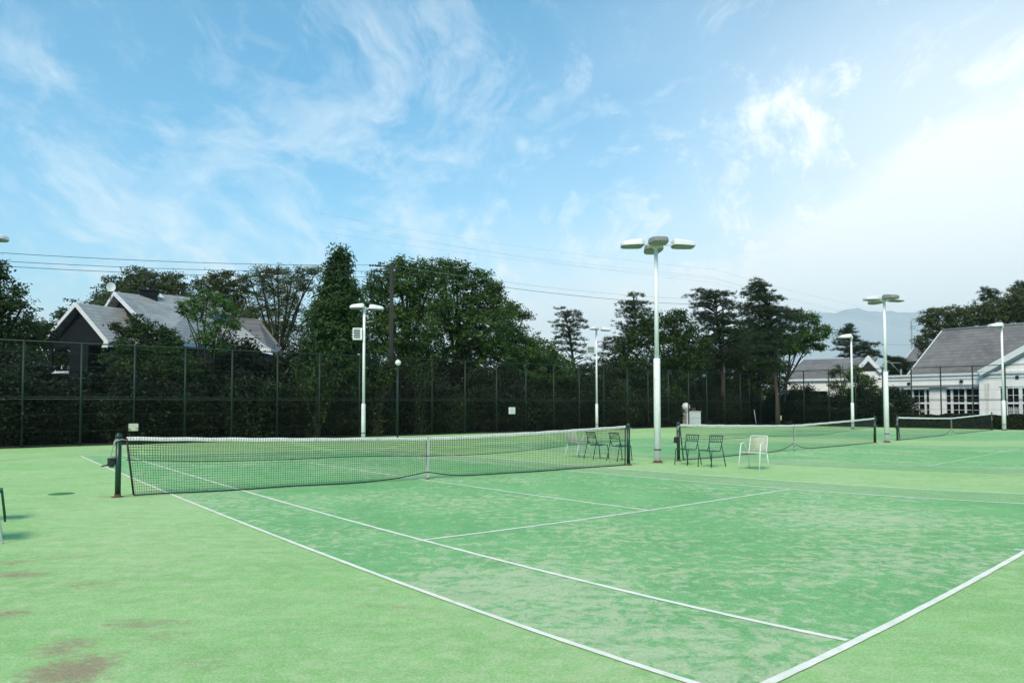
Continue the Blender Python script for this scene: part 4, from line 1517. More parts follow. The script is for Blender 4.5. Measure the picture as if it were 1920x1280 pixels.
# walls under
lw = MB()
inn = Vector((-.35, .45, 0))
def flat(p): return Vector((p.x, p.y, 0))
dE = flat(E2 - E1).normalized(); nE = Vector((-dE.y, dE.x, 0))
a_, b_ = flat(E1) + nE * .5 + dE * .4, flat(C4) + Vector((-.5, .6, 0))
wallbox(lw, a_, b_, 0, ez - .25, .2, nE)
wallbox(lw, b_ + nE * .003, flat(C3) + Vector((-.5, .1, 0)), 0, ez - .25, .2, Vector((-.9, .4, 0)))
lw.obj('wall', 'siding', house)
# window in the right wall
def on_plane(px, py, A, B):
    """ray through pixel meets the vertical plane through ground points A, B (world)"""
    d = (B - A); n = Vector((d.y, -d.x, 0)).normalized()
    r = ray(px, py)
    o = Vector((0, 0, H))
    t = (A - o).dot(n) / r.dot(n)
    return o + r * t
aw, bw = a_ + HB, b_ + HB
aw.z = bw.z = 0
wn = [on_plane(437, 706, aw, bw), on_plane(461, 706, aw, bw), on_plane(461, 676, aw, bw), on_plane(437, 676, aw, bw)]
wn[2].z = wn[3].z = (wn[2].z + wn[3].z) / 2; wn[0].z = wn[1].z = (wn[0].z + wn[1].z) / 2
wn = [w_ - HB - nE * .003 for w_ in wn]
wm = MB()
wc_ = (wn[0] + wn[2]) / 2
RW = Matrix.Rotation(math.atan2(dE.y, dE.x), 3, 'Z')
ww, wh = (wn[1] - wn[0]).length, wn[2].z - wn[0].z
fr = MB()
for s in (-1, 1):
    fr.box(wc_ + RW @ Vector((s * ww / 2, -.04, 0)), (.06, .08, wh + .06), RW)
    fr.box(wc_ + RW @ Vector((0, -.04, s * wh / 2)), (ww - .064, .08, .06), RW)
fr.box(wc_ + RW @ Vector((0, -.035, 0)), (.05, .06, wh - .064), RW)
wf = fr.obj('window', 'steel', house)
MB().box(wc_ + RW @ Vector((0, -.012, 0)), (ww - .07, .015, wh - .07), RW).obj('pane', 'glass', wf)
MB().box(wc_ + RW @ Vector((-ww * .3, -.03, 0)), (ww * .28, .015, wh - .08), RW).obj('curtain', 'curtain', wf)
sw = MB()
for k in range(7):
    sw.box(wc_ + RW @ Vector((ww * .08 + k * ww * .06, -.05, 0)), (.012, .01, wh - .1), RW)
sw.obj('window_bars', 'steel', wf)
# chimney
ch = MB()
c0 = P3(278, 552, 36.6)
RC = Matrix.Rotation(.5, 3, 'Z')
ch.box(c0 + Vector((0, 0, -.2)), (1.0, .8, .75), RC)
ch.box(c0 + Vector((0, 0, .2)), (1.12, .92, .06), RC)
cho = ch.obj('chimney', 'siding', house)
for px in (271, 289):
    q = P3(px, 541, 36.6)
    MB().lathe([(.07, -.05), (.07, .42), (.1, .43), (.1, .54), (.04, .56), (0, .56)], 12, q).obj('flue', 'black', cho)
# small cross gable behind the chimney
g1, g2, g3 = P3(301, 551, 37.6), P3(290, 563, 37.3), P3(326, 570, 37.3)
gk = Vector((2.4, 2.5, 0))
rf = MB(); slab(rf, [g1, g3 + Vector((0, 0, -.3)), g3 + gk + Vector((0, 0, -.3)), g1 + gk]); rf.obj('roof', 'slate_pale', house)
fb = MB(); board(fb, g1 + Vector((0, 0, .03)), g3 + Vector((0, 0, -.27)), .2, .05, Vector((-.4, -.9, 0))); board(fb, g1 + Vector((0, 0, .03)), g2, .2, .047, Vector((-.4, -.9, 0))); fb.obj('bargeboard', 'fascia', house)
# satellite dish stands on the roof
q = at(208, 538, 35.3 * HS)
dish = thing('satellite_dish', 'small white satellite dish on the ridge of the black house', 'satellite dish', q)
dm = MB()
vs, fs = [], []
for i in range(5):
    r_ = .25 * i / 4
    for k in range(16):
        a = 2 * pi * k / 16
        vs.append(Vector((r_ * math.cos(a), -.03 + r_ * r_ * -.8, r_ * 1.1 * math.sin(a))))
for i in range(4):
    for k in range(16):
        fs.append((i * 16 + k, i * 16 + (k + 1) % 16, (i + 1) * 16 + (k + 1) % 16, (i + 1) * 16 + k))
Rd = Matrix.Rotation(.5, 3, 'Z')
dm.add([Rd @ v_ for v_ in vs], fs, True)
dm.add([Rd @ (v_ + Vector((0, .012, 0))) for v_ in vs], [f[::-1] for f in fs], True)
dm.obj('reflector', 'white_metal', dish)
MB().tube([(0, .02, 0), (.02, .06, -.15), (-.05, .02, -.75)], .02, 6).obj('mast', 'steel', dish)
MB().tube([(0, -.02, -.2), (.05, -.25, -.02)], .01, 5).obj('feed_arm', 'steel', dish)

# ------------------------------------------------------------------ white building at right
WB = foot(1750, 58)
club = thing('white_clubhouse', 'long white building with large gridded windows and big grey shingle roof at right', 'building', WB)
GA, GB = foot(1640, 63.5), foot(1960, 53.0)
dW = (GB - GA).normalized()
nW = Vector((dW.y, -dW.x, 0))         # towards the camera
def s_of(px, off=0.0):
    A = GA + nW * off
    p = on_line(A, dW, px)
    return (p - GA).dot(dW)
Dref = on_line(GA, dW, 1750).y
def z_of(py):
    return at(1750, py, Dref).z
RWB = Matrix.Rotation(math.atan2(dW.y, dW.x), 3, 'Z')
def wpos(s, z, off=0.0):
    return GA + dW * s + nW * off + Vector((0, 0, z)) - WB
def wbox(mb, s0, s1, z0, z1, o0, o1):
    """box between distances s along the wall, heights z and offsets o in front of the wall plane"""
    c = wpos((s0 + s1) / 2, (z0 + z1) / 2, (o0 + o1) / 2)
    mb.box(c, (abs(s1 - s0), abs(o1 - o0), abs(z1 - z0)), RWB)
zt, ztr, zl0, zl1, zw1, zw0 = z_of(701), z_of(710), z_of(722), z_of(726.5), z_of(728.5), .35
sL = s_of(1662)
s1a, s1b = s_of(1675.5), s_of(1742.5)
s2a, s2b = s_of(1771.5), s_of(1836)
s3a, s3b = s_of(1873, .35), s_of(1948, .35)
sR = s_of(2060)
sG = s_of(1840)                       # where the gabled part starts
wm = MB()
for (a, b_) in ((sL, s1a), (s1b, s2a), (s2b, sG)):
    wbox(wm, a, b_, 0, zl1, -.3, 0)
wbox(wm, sL, sG, zl1 + .0, zt - .16, -.3, -.001)
for (a, b_) in ((s1a, s1b), (s2a, s2b)):
    wbox(wm, a, b_, 0, zw0, -.3, -.002)
wm.obj('wall', 'white_wall', club)
gm = MB()
for (a, b_) in ((sG, s3a), (s3b, sR)):
    wbox(gm, a, b_, 0, zl1 - .02, -.28, .35)
wbox(gm, sG, sR, zl1 - .02, zt - .16, -.28, .348)
wbox(gm, s3a, s3b, 0, zw0, -.28, .345)
gm.obj('wall', 'white_wall', club)
tm = MB()
wbox(tm, sL - .1, sG - .003, zt - .16, zt, -.4, .14)
wbox(tm, sG, sR, zt - .16, zt, -.4, .5)
tm.obj('cornice', 'fascia', club)
tm = MB()
wbox(tm, sL - .1, sG - .003, ztr - .06, ztr, 0.003, .06)
wbox(tm, sG + .01, sR, ztr - .06, ztr, .353, .41)
tm.obj('string_course', 'fascia', club)
tm = MB()
wbox(tm, sL, sG - .1, zl1 - .0, zl0, .002, .30)
tm.obj('canopy', 'steel', club)
# windows
def window(sa, sb, off, thick_v, thin_v, zt_, extra=None):
    rec = off - .16
    f = MB()
    fw = .07
    wbox(f, sa, sa + fw, zw0, zw1, rec, rec + .1)
    wbox(f, sb - fw, sb, zw0, zw1, rec, rec + .1)
    wbox(f, sa + fw, sb - fw, zw1 - fw, zw1, rec, rec + .097)
    wbox(f, sa + fw, sb - fw, zw0, zw0 + fw, rec, rec + .097)
    ztm = z_of(755.5)
    wbox(f, sa + fw, sb - fw, ztm - .07, ztm + .07, rec, rec + .094)
    for (a, b_) in thick_v:
        wbox(f, a, b_, zw0 + fw, ztm - .072, rec, rec + .09)
        wbox(f, a, b_, ztm + .072, zw1 - fw, rec, rec + .09)
    for a in thin_v:
        wbox(f, a - .018, a + .018, zw0 + fw, ztm - .072, rec + .02, rec + .06)
        wbox(f, a - .018, a + .018, ztm + .072, zw1 - fw, rec + .02, rec + .06)
    for py in (742, 768, 780.5):
        z = z_of(py)
        wbox(f, sa + fw, sb - fw, z - .016, z + .016, rec + .023, rec + .057)
    fo = f.obj('window', 'white_metal', club)
    g_ = MB()
    wbox(g_, sa + .01, sb - .01, zw0 + .01, zw1 - .01, rec - .02, rec + .01)
    g_.obj('pane', 'glass', fo)
    return fo, rec
so = s_of
w1o, rec1 = window(s1a, s1b, 0, [(so(1684.5), so(1688)), (so(1709.3), so(1711.7)), (so(1732), so(1735.5))], [so(1698.5), so(1721.8)], None)
w2o, rec2 = window(s2a, s2b, 0, [(so(1781.2), so(1785.5)), (so(1807), so(1810.6))], [so(1796), so(1821.6)], None)
o3 = lambda x: s_of(x, .35)
w3o, rec3 = window(s3a, s3b, .35, [(o3(1880.3), o3(1887.5)), (o3(1909), o3(1915.5)), (o3(1937), o3(1941))], [o3(1898.5), o3(1926)], None)
cu = MB()
for k in range(14):
    a = o3(1888.5) + (o3(1908) - o3(1888.5)) * k / 14
    w_ = (o3(1908) - o3(1888.5)) / 14
    zb_ = zw0 + .12 + .25 * abs(math.sin(k * .9))
    cu.prism([wpos(a, zb_, rec3 + .012), wpos(a + w_, zb_, rec3 + .018 + .004 * (k % 2)), wpos(a + w_, z_of(762) - .1 * (k % 3), rec3 + .012), wpos(a, z_of(762), rec3 + .018)], -nW * .003)
cu.obj('curtain', 'curtain', w3o)
bb = MB(); wbox(bb, so(1676.8), so(1684.3), z_of(782), z_of(769), rec1 + .011, rec1 + .019); bb.obj('board', 'beige', w1o)
bb = MB(); wbox(bb, so(1690), so(1697.5), z_of(790), z_of(777), rec1 + .011, rec1 + .019); wbox(bb, so(1724), so(1731.5), z_of(773), z_of(768.8), rec1 + .011, rec1 + .019); wbox(bb, so(1712.5), so(1720), z_of(767), z_of(757.5), rec1 + .011, rec1 + .016); bb.obj('poster', 'curtain', w1o)
bb = MB(); wbox(bb, so(1700.5), so(1707), z_of(767), z_of(757.5), rec1 + .011, rec1 + .019); bb.obj('poster', 'beige', w1o)
# downpipe, stain, vents
dp = MB().tube([wpos(so(1838.3), zl0 - .05, .09), wpos(so(1838.3), 0, .09)], .045, 8)
for z in (1.0, 2.0):
    dp.lathe([(.045, z), (.06, z + .005), (.06, z + .045), (.045, z + .05)], 8, wpos(so(1838.3), 0, .09))
dp.obj('downpipe', 'steel', club)
m, nt, b = newmat('rust stained render')
v = objvec(nt, (6, 6, .5))
n_ = noise(nt, 1.5, 6, .7, v)
nt.links.new(ramp(nt, n_, [(.42, (.72, .74, .73)), (.58, (.6, .52, .42)), (.78, (.38, .24, .15))]), b.inputs['Base Color'])
b.inputs['Roughness'].default_value = .9
st = MB()
pts = []
rr2 = random.Random(3)
for k in range(12):
    z = zw0 + .3 + (zl0 + .05 - zw0 - .3) * k / 11
    wd_ = .10 + .09 * k / 11 + rr2.uniform(-.03, .03)
    pts.append((z, wd_))
sc_ = o3(1850)
poly = [wpos(sc_ - w_, z, .351) for z, w_ in pts] + [wpos(sc_ + w_, z, .351) for z, w_ in reversed(pts)]
st.prism(poly, nW * .003)
st.obj('rust_stain', m, club)
for px, py in ((1705, 718), (1803.5, 716)):
    v_ = MB(); wbox(v_, so(px) - .11, so(px) + .11, z_of(py) - .11, z_of(py) + .11, .002, .14); v_.obj('wall_lamp', 'black', club, .01)
v_ = MB(); wbox(v_, o3(1908) - .11, o3(1908) + .11, z_of(711.5) - .11, z_of(711.5) + .11, .352, .42); v_.obj('wall_lamp', 'black', club, .01)
# main roof
e0 = wpos(so(1698), zt + .0, -.38)
e1 = wpos(so(2260), zt + .0, -.38)
rdg0 = at(1767, 620, on_line(GA, dW, 1767).y + 6.5) - WB
rdg1 = rdg0 + (e1 - e0)
rf = MB(); slab(rf, [e0, e1, rdg1, rdg0], .2); rf.obj('roof', 'slate_dark', club)
back = rdg0 + (rdg0 - e0); back.z = e0.z
rf = MB(); slab(rf, [rdg0 - Vector((0, 0, .003)), rdg1 - Vector((0, 0, .003)), back + (e1 - e0), back], .2); rf.obj('roof', 'slate_dark', club)
fb = MB(); board(fb, e0 + Vector((0, 0, .05)), rdg0 + Vector((0, 0, .05)), .35, .08, -dW); fb.obj('bargeboard', 'fascia', club)
fb = MB(); board(fb, rdg0 + Vector((0, 0, .047)), back + Vector((0, 0, .05)), .35, .078, -dW); fb.obj('bargeboard', 'fascia', club)
ge = MB(); ge.prism([e0 + dW * .15 + Vector((0, 0, -.05)), back + dW * .15 + Vector((0, 0, -.05)), rdg0 + dW * .15 + Vector((0, 0, -.3))], dW * .2); ge.obj('gable_wall', 'white_wall', club)
rc = MB(); rc.tube([rdg0 + Vector((0, 0, .05)), rdg1 + Vector((0, 0, .05))], .1, 8); rc.obj('ridge_cap', 'steel', club)
sn = MB()
for t_ in (.18, .4, .62):
    a = e0.lerp(e1, t_ * .55); 
# front gable at the right
ga_ = wpos(o3(1838), zt - .0, .36)
gap = on_plane(2010, 603, GA + nW * .36, GB + nW * .36) - WB
gb_ = Vector((2 * gap.x - ga_.x, 2 * gap.y - ga_.y, ga_.z))
gw = MB(); gw.prism([ga_, gb_, gap], -nW * .2); gw.obj('gable_wall', 'white_wall', club)
bkd = -nW * 6.5
rf = MB(); slab(rf, [gap + Vector((0, 0, .04)) + nW * .32, ga_ + Vector((0, 0, .04)) + nW * .32, ga_ + bkd * .12 + Vector((0, 0, .04)), gap + bkd + Vector((0, 0, .04))], .18); rf.obj('roof', 'slate_dark', club)
rf = MB(); slab(rf, [gap + Vector((0, 0, .038)) + nW * .32, gb_ + Vector((0, 0, .04)) + nW * .32, gb_ + bkd + Vector((0, 0, .04)), gap + bkd + Vector((0, 0, .04))], .18); rf.obj('roof', 'slate_dark', club)
fb = MB(); board(fb, ga_ + nW * .33 + Vector((0, 0, .1)), gap + nW * .33 + Vector((0, 0, .1)), .42, .06, nW); fb.obj('bargeboard', 'fascia', club)
fb = MB(); board(fb, gb_ + nW * .33 + Vector((0, 0, .1)), gap + nW * .33 + Vector((0, 0, .098)), .42, .058, nW); fb.obj('bargeboard', 'fascia', club)
fb = MB(); board(fb, ga_.lerp(gap, .04) + nW * .03 + Vector((0, 0, -.5)), gap + nW * .03 + Vector((0, 0, -.52)), .1, .04, nW); fb.obj('inner_trim', 'steel', club)

# ------------------------------------------------------------------ small gabled building
SB = foot(1560, 76)
cot = thing('gabled_annex', 'small white building with grey roof and pointed gable, behind the small leafy trees', 'building', SB)
D1, D2 = 74.0, 70.0
def q3(px, py, D): return at(px, py, D) - SB
eL = q3(1468, 710, D1); eR_ = q3(1612, 705.5, D2); eR_.z = eL.z
rL = q3(1507, 674, D1 + 4); rR = rL + (eR_ - eL)
rf = MB(); slab(rf, [eL, eR_, rR, rL], .2); rf.obj('roof', 'slate_dark', cot)
fb = MB(); board(fb, eL + Vector((0, 0, .05)), rL + Vector((0, 0, .05)), .35, .1, -(eR_ - eL)); fb.obj('bargeboard', 'fascia', cot)
dS = (eR_ - eL); dS.z = 0; dS = dS.normalized(); nS = Vector((dS.y, -dS.x, 0))
bkS = -nS
wl_ = MB()
A_ = flat(eL) + dS * .1 - nS * .25
def sbox(mb, s0, s1, z0, z1, o0, o1):
    a = A_ + dS * s0 + nS * o0; b2 = A_ + dS * s1 + nS * o0
    mb.prism([a + Vector((0, 0, z0)), b2 + Vector((0, 0, z0)), b2 + Vector((0, 0, z1)), a + Vector((0, 0, z1))], nS * (o1 - o0))
Ls = (eR_ - eL).length
sbox(wl_, 0, Ls, eL.z - 1.25, eL.z - .03, -.2, 0)
sbox(wl_, .5, 1.5, 0, eL.z - 1.26, -.2, -.02)
sbox(wl_, 4.0, Ls, 0, eL.z - 1.26, -.2, -.02)
wl_.obj('wall', 'white_wall', cot)
wl_ = MB(); sbox(wl_, -.1, 12, 0, eL.z - 1.26, -3.2, -3.0); wl_.obj('recessed_wall', 'siding', cot)
fb = MB(); sbox(fb, -.1, Ls, eL.z - .26, eL.z - .035, .003, .24); fb.obj('fascia', 'fascia', cot)
# gable
gx, gl, gr = q3(1627, 667.5, 69), q3(1600, 697, 69.4), q3(1655, 697, 68.6)
gr.z = gl.z
gw = MB(); gw.prism([Vector((gl.x, gl.y, 0)), Vector((gr.x, gr.y, 0)), gr, gx, gl], Vector((.1, .3, 0))); gw.obj('gable_wall', 'white_wall', cot)
ng = Vector(((gr - gl).y, -(gr - gl).x, 0)).normalized()
rf = MB(); slab(rf, [gx + ng * .25, gl + ng * .25 + (gl - gx) * .05, gl - ng * 4 + (gl - gx) * .05, gx - ng * 4], .16); rf.obj('roof', 'slate_dark', cot)
rf = MB(); slab(rf, [gx + ng * .25 - Vector((0, 0, .002)), gr + ng * .25 + (gr - gx) * .05, gr - ng * 4 + (gr - gx) * .05, gx - ng * 4], .16); rf.obj('roof', 'slate_dark', cot)
fb = MB(); board(fb, gl + ng * .26 + Vector((0, 0, .06)), gx + ng * .26 + Vector((0, 0, .06)), .34, .05, ng); fb.obj('bargeboard', 'fascia', cot)
fb = MB(); board(fb, gr + ng * .26 + Vector((0, 0, .06)), gx + ng * .26 + Vector((0, 0, .058)), .34, .048, ng); fb.obj('bargeboard', 'fascia', cot)
cx_ = (gl + gr) / 2
tw = MB()
top_ = gx.lerp(cx_, .28); l_ = gl.lerp(cx_, .35) + Vector((0, 0, .05)); r_ = gr.lerp(cx_, .35) + Vector((0, 0, .05))
tw.prism([l_ + ng * .004, r_ + ng * .004, top_ + ng * .004], ng * .03)
wo_ = tw.obj('window', 'glass', cot)
fb = MB()
for a, b2 in ((l_, top_), (r_, top_)):
    board(fb, a + ng * .04 + Vector((0, 0, .03)), b2 + ng * .04 + Vector((0, 0, .03)), .09, .03, ng)
fb.obj('frame', 'fascia', wo_)

# farther roof behind
FB = foot(1712, 92)
fh = thing('far_building', 'steep grey roof slope half hidden by trees, left of the large grey roof', 'building', FB)
p0, p1, p2, p3 = [at(x, y, d) - FB for x, y, d in ((1694, 678, 92), (1722, 642, 96), (1790, 640, 90), (1770, 690, 87))]
p2.z = p1.z; p3.z = p0.z
rf = MB(); slab(rf, [p0, p1, p2, p3], .2); rf.obj('roof', 'slate_dark', fh)
fb = MB(); board(fb, p0 + Vector((0, 0, .05)), p1 + Vector((0, 0, .05)), .3, .08, Vector((-1, 0, 0))); fb.obj('bargeboard', 'fascia', fh)
wl_ = MB(); wl_.prism([Vector((p0.x + .5, p0.y + .8, 0)), Vector((p3.x, p3.y + .8, 0)), Vector((p3.x, p3.y + .8, p3.z)), Vector((p0.x + .5, p0.y + .8, p0.z))], Vector((0, .2, 0))); wl_.obj('wall', 'white_wall', fh)

# ------------------------------------------------------------------ utility poles, wires
def wpole(label, px, D, topy, r0, r1, mat='wood_pole'):
    b0 = foot(px, D)
    h = at(px, topy, D).z
    o = thing('utility_pole', label, 'utility pole', b0)
    MB().tube([(0, 0, 0), (0, 0, h)], [r0, r1], 12).obj('shaft', mat, o)
    return o, h
up, hh = wpole('dark timber utility pole rising among the trees behind the nearest lamp pole', 733, 38, 503, .14, .09)
mb = MB()
for k in range(9):
    z = 2.2 + k * .55
    mb.tube([(.1 if k % 2 else -.1, 0, z), (.26 if k % 2 else -.26, 0, z)], .012, 5)
mb.obj('climbing_pegs', 'steel', up)
MB().tube([(.1, -.12, 0), (.09, -.1, hh - 1)], .025, 6).obj('cable_duct', 'wood_pole', up)
ca = MB()
for y in (499, 509, 520):
    z = at(733, y, 38).z
    ca.box((-.3, 0, z), (1.0, .07, .06))
ca.obj('crossarm', 'wood_pole', up)
ins_ = MB()
ends = []
for (x0, y0) in ((691, 497), (694, 508.5), (692, 519)):
    for k in range(4):
        p = at(x0 + 3 + k * 5, y0 + .3, 38) - foot(733, 38)
        ins_q = ins_; ins_.lathe([(.0, -.05), (.055, -.05), (.06, 0), (.03, .05), (0, .05)], 8, p)
    ins_.tube([at(x0, y0, 38) - foot(733, 38), at(x0 + 22, y0 + 1, 38) - foot(733, 38)], .012, 5)
    ins_.obj('insulator_string', 'black', up)
    ins_ = MB()
    ends.append(at(x0, y0, 38))

def cable(label, pts, r, mat='wire', cat='cable', group=None):
    """sagging cable through world points"""
    base = Vector(pts[0])
    mb = MB()
    out = []
    for i in range(len(pts) - 1):
        a, b_ = Vector(pts[i]), Vector(pts[i + 1])
        n = 14
        for k in range(n + (i == len(pts) - 2)):
            t = k / n
            p = a.lerp(b_, t)
            p.z -= (a - b_).length * .012 * 4 * t * (1 - t)
            out.append(p - base)
    mb.tube(out, r, 4, False)
    o = mb.obj('overhead_cable', mat)
    o.location = base
    return tag(o, label, cat, group)
lefts = [at(-300, 452, 26), at(-300, 469, 26), at(-300, 478, 26)]
for lab_, e, l, in zip(('topmost overhead cable crossing the sky above the black house', 'middle overhead cable crossing the sky above the black house', 'lowest overhead cable crossing just above the dish of the black house'), ends, lefts):
    cable(lab_, [l, e], .011)
cable('service cable dropping from the timber pole to the right end of the black house', [at(722, 516, 38), at(503, 655, 37 * HS)], .018)
cable('overhead cable running right from the timber pole past the tallest lamp', [at(738, 508, 38), at(1356, 572, 60)], .012)
cable('thin upper cable running right from the timber pole', [at(738, 498, 38), at(1356, 562, 60)], .007, 'wire_pale')
sp_, hs = wpole('slender steel utility pole with a bracket arm between the dense pines', 1357, 60, 562, .13, .08, 'steel')
mb = MB()
b0 = foot(1357, 60)
for (x0, y0, x1, y1) in ((1331, 647, 1364, 647), (1334, 649, 1357, 676), (1352, 640, 1362, 640), (1354, 677, 1364, 677)):
    mb.tube([at(x0, y0, 59.8) - b0, at(x1, y1, 59.8) - b0], .045, 6)
mb.obj('bracket_arm', 'steel', sp_)
lp_, hl = wpole('low steel pole with slanting bracket behind the flat roof edge', 1690, 82, 692, .1, .1, 'steel')
b0 = foot(1690, 82)
mb = MB(); mb.tube([at(1667, 680, 82) - b0, at(1690, 680.5, 82) - b0], .06, 6); mb.tube([at(1671, 681, 82) - b0, at(1687, 698, 82) - b0], .05, 6); mb.obj('bracket_arm', 'steel', lp_)
pl2, _h = wpole('tall pale pole far off against the hazy hills', 1711.5, 180, 604, .2, .15, 'steel')
mb = MB(); 
for y in (612, 616): mb.tube([at(1706, y, 180) - foot(1711.5, 180), at(1717, y, 180) - foot(1711.5, 180)], .08, 5)
mb.obj('crossarm', 'steel', pl2)
far = [((600, 400), (1340, 505), (1711, 592)), ((620, 424), (1330, 518), (1711, 606)), ((600, 434), (1338, 522), (1711, 611)), ((700, 432), (1340, 530), (1711, 615))]
for lab_, (a, b_, c) in zip(('highest thin power line far behind the tallest lamp', 'second thin power line far behind the tallest lamp', 'third thin power line far behind the tallest lamp', 'lowest thin power line far behind the tallest lamp'), far):
    cable(lab_, [at(*a, 150), at(*b_, 150), at(*c, 180)], .011, 'wire_pale', 'cable')
cable('cable ending at the far building left of the large grey roof', [at(1357 + 8, 600, 60), at(1714, 646, 95)], .02, 'wire_pale')

# ------------------------------------------------------------------ small things behind the fence
def globe_lamp(label, px, py, D, r, mat):
    b0 = foot(px, D)
    z = at(px, py, D).z
    o = thing('globe_lamp', label, 'garden lamp', b0)
    MB().tube([(0, 0, 0), (0, 0, z - r)], .04, 8).obj('post', 'fence_green', o)
    prof = [(r * math.sin(a), z - r * math.cos(a)) for a in [pi * k / 10 for k in range(11)]]
    MB().lathe(prof, 14).obj('globe', 'white_metal', o)
    MB().lathe([(r * 1.05, z), (r * .95, z + r * .55), (.02, z + r * 1.15)], 12).obj('cap', mat, o)
    return o
globe_lamp('white globe garden lamp right of the timber pole, behind the fence', 746, 680, 35.8, .14, 'white_metal')
globe_lamp('small pale garden lamp between the pines right of the tallest pole', 1320, 704, 58, .13, 'white_metal')
globe_lamp('dim grey garden lamp right of the slim lamp pole', 1126.5, 727, 55, .14, 'steel')

_fp = on_line(a0, dirL, 1318)
tk = _fp + outL * .95
o = thing('white_tank', 'white cabinet topped by a white ball, behind the middle net left post', 'garden cabinet', tk)
MB().box((.0, .2, .53), (1.12, .7, 1.06), Matrix.Rotation(.2, 3, 'Z')).obj('cabinet', 'white_metal', o, .02)
MB().box((.0, .2, 1.075), (1.2, .78, .03), Matrix.Rotation(.2, 3, 'Z')).obj('lid', 'white_metal', o)
rb = .31
prof = [(rb * math.sin(a), -rb * math.cos(a)) for a in [pi * k / 14 for k in range(15)]]
MB().lathe(prof, 20, (-.44, .1, 1.4)).obj('ball', 'white_metal', o)
MB().box((.1, .1, 1.2), (.3, .2, .22)).obj('fitting', 'rust', o)
_fr = on_line(FC, dirR, 1417) + outR * .25
b0 = foot(1417, _fr.y)
o = MB().tube([at(1414, 768, _fr.y) - b0, at(1418, 795, _fr.y) - b0], .03, 6).obj('leaning_rod', 'white_metal'); o.location = b0
tag(o, 'thin white rod leaning in the undergrowth behind the middle net', 'rod')

# ------------------------------------------------------------------ distant hills
vs, fs = [], []
ridge = [(-240, 752), (600, 745), (1100, 700), (1300, 640), (1420, 605), (1480, 592), (1530, 585), (1560, 586), (1605, 578), (1640, 583), (1690, 586), (1750, 580), (1800, 590), (1900, 600), (2100, 640), (2300, 700)]
DH = 12000
n = 240
xs = np.linspace(-240, 2300, n)
for i, x in enumerate(xs):
    y = np.interp(x, [r[0] for r in ridge], [r[1] for r in ridge]) + 1.5 * math.sin(i * .9) + 1.2 * math.sin(i * 2.3)
    for k, (f, dd_) in enumerate(((0, -2600), (.45, -1600), (.8, -600), (1, 0), (.6, 700), (0, 1500))):
        t_ = at(x, y, DH)
        p = Vector((t_.x * (DH + dd_) / DH, DH + dd_, t_.z * f - (9 if f == 0 else 0) + (50 * math.sin(i * .7 + k) if 0 < f < 1 else 0)))
        vs.append(p)
for i in range(n - 1):
    for k in range(5):
        a = i * 6 + k
        fs.append((a, a + 6, a + 7, a + 1)[::-1])
struct(MB().add(vs, fs, True).obj('hills', 'hill'))

# ------------------------------------------------------------------ haze
HAZE = True
if HAZE:
    hz = MB().box((0, 6500, 804), (28400, 16400, 1630)).obj('haze', 'white_metal')
    hz['kind'] = 'stuff'
    hz.data.materials.clear()
    m = bpy.data.materials.new('haze air')
    m.use_nodes = True
    nt = m.node_tree
    nt.nodes.clear()
    pv = N(nt, 'ShaderNodeVolumePrincipled')
    pv.inputs['Color'].default_value = (.88, .98, 1, 1)
    pv.inputs['Density'].default_value = .0001
    pv.inputs['Anisotropy'].default_value = .0
    o = N(nt, 'ShaderNodeOutputMaterial')
    nt.links.new(pv.outputs[0], o.inputs['Volume'])
    hz.data.materials.append(m)

# ------------------------------------------------------------------ light
SUN_EL, SUN_AZ = math.radians(46), math.radians(200)      # azimuth clockwise from +y
w = bpy.data.worlds.new('World')
scene.world = w
w.use_nodes = True
nt = w.node_tree
nt.nodes.clear()
sky = N(nt, 'ShaderNodeTexSky', sky_type='NISHITA')
sky.sun_disc = False
sky.sun_elevation = SUN_EL
sky.sun_rotation = SUN_AZ
sky.air_density = 1.0
sky.dust_density = .4
sky.ozone_density = 2.0
tc = N(nt, 'ShaderNodeTexCoord')
sep = N(nt, 'ShaderNodeSeparateXYZ')
nt.links.new(tc.outputs['Generated'], sep.inputs[0])
X_, Y_, Z_ = sep.outputs
zc = mth(nt, 'ADD', mth(nt, 'MAXIMUM', Z_, 0), .42)
comb = N(nt, 'ShaderNodeCombineXYZ')
nt.links.new(mth(nt, 'DIVIDE', X_, zc), comb.inputs[0])
nt.links.new(mth(nt, 'DIVIDE', Y_, zc), comb.inputs[1])
def wmap(rot, scale, loc_=(0, 0, 0)):
    mp = N(nt, 'ShaderNodeMapping')
    mp.inputs['Rotation'].default_value = (0, 0, rot)
    mp.inputs['Scale'].default_value = scale
    mp.inputs['Location'].default_value = loc_
    nt.links.new(comb.outputs[0], mp.inputs['Vector'])
    return mp.outputs[0]
warp = N(nt, 'ShaderNodeTexNoise')
warp.inputs['Scale'].default_value = 1.0
warp.inputs['Detail'].default_value = 4
nt.links.new(comb.outputs[0], warp.inputs['Vector'])
def cl(rot, scale, sc, det, rough, lo, hi, loc_=(0, 0, 0), dist=1.0):
    v_ = wmap(rot, scale, loc_)
    add = N(nt, 'ShaderNodeVectorMath', operation='MULTIPLY_ADD')
    nt.links.new(warp.outputs['Color'], add.inputs[0])
    add.inputs[1].default_value = (dist, dist, dist)
    nt.links.new(v_, add.inputs[2])
    nn = noise(nt, sc, det, rough, add.outputs[0])
    return ramp(nt, nn, [(lo, (0, 0, 0)), (hi, (1, 1, 1))])
wisps = cl(.45, (1.9, .9, 1), 1.6, 12, .68, .52, .72, (3, 1, 0), 1.6)
soft = cl(.2, (1.3, .9, 1), 1.3, 6, .55, .38, .72, (7.3, 2, 0), .5)
fine = cl(-.6, (2.8, 1.2, 1), 3.4, 12, .72, .52, .72, (1, 5, 0), 2.4)
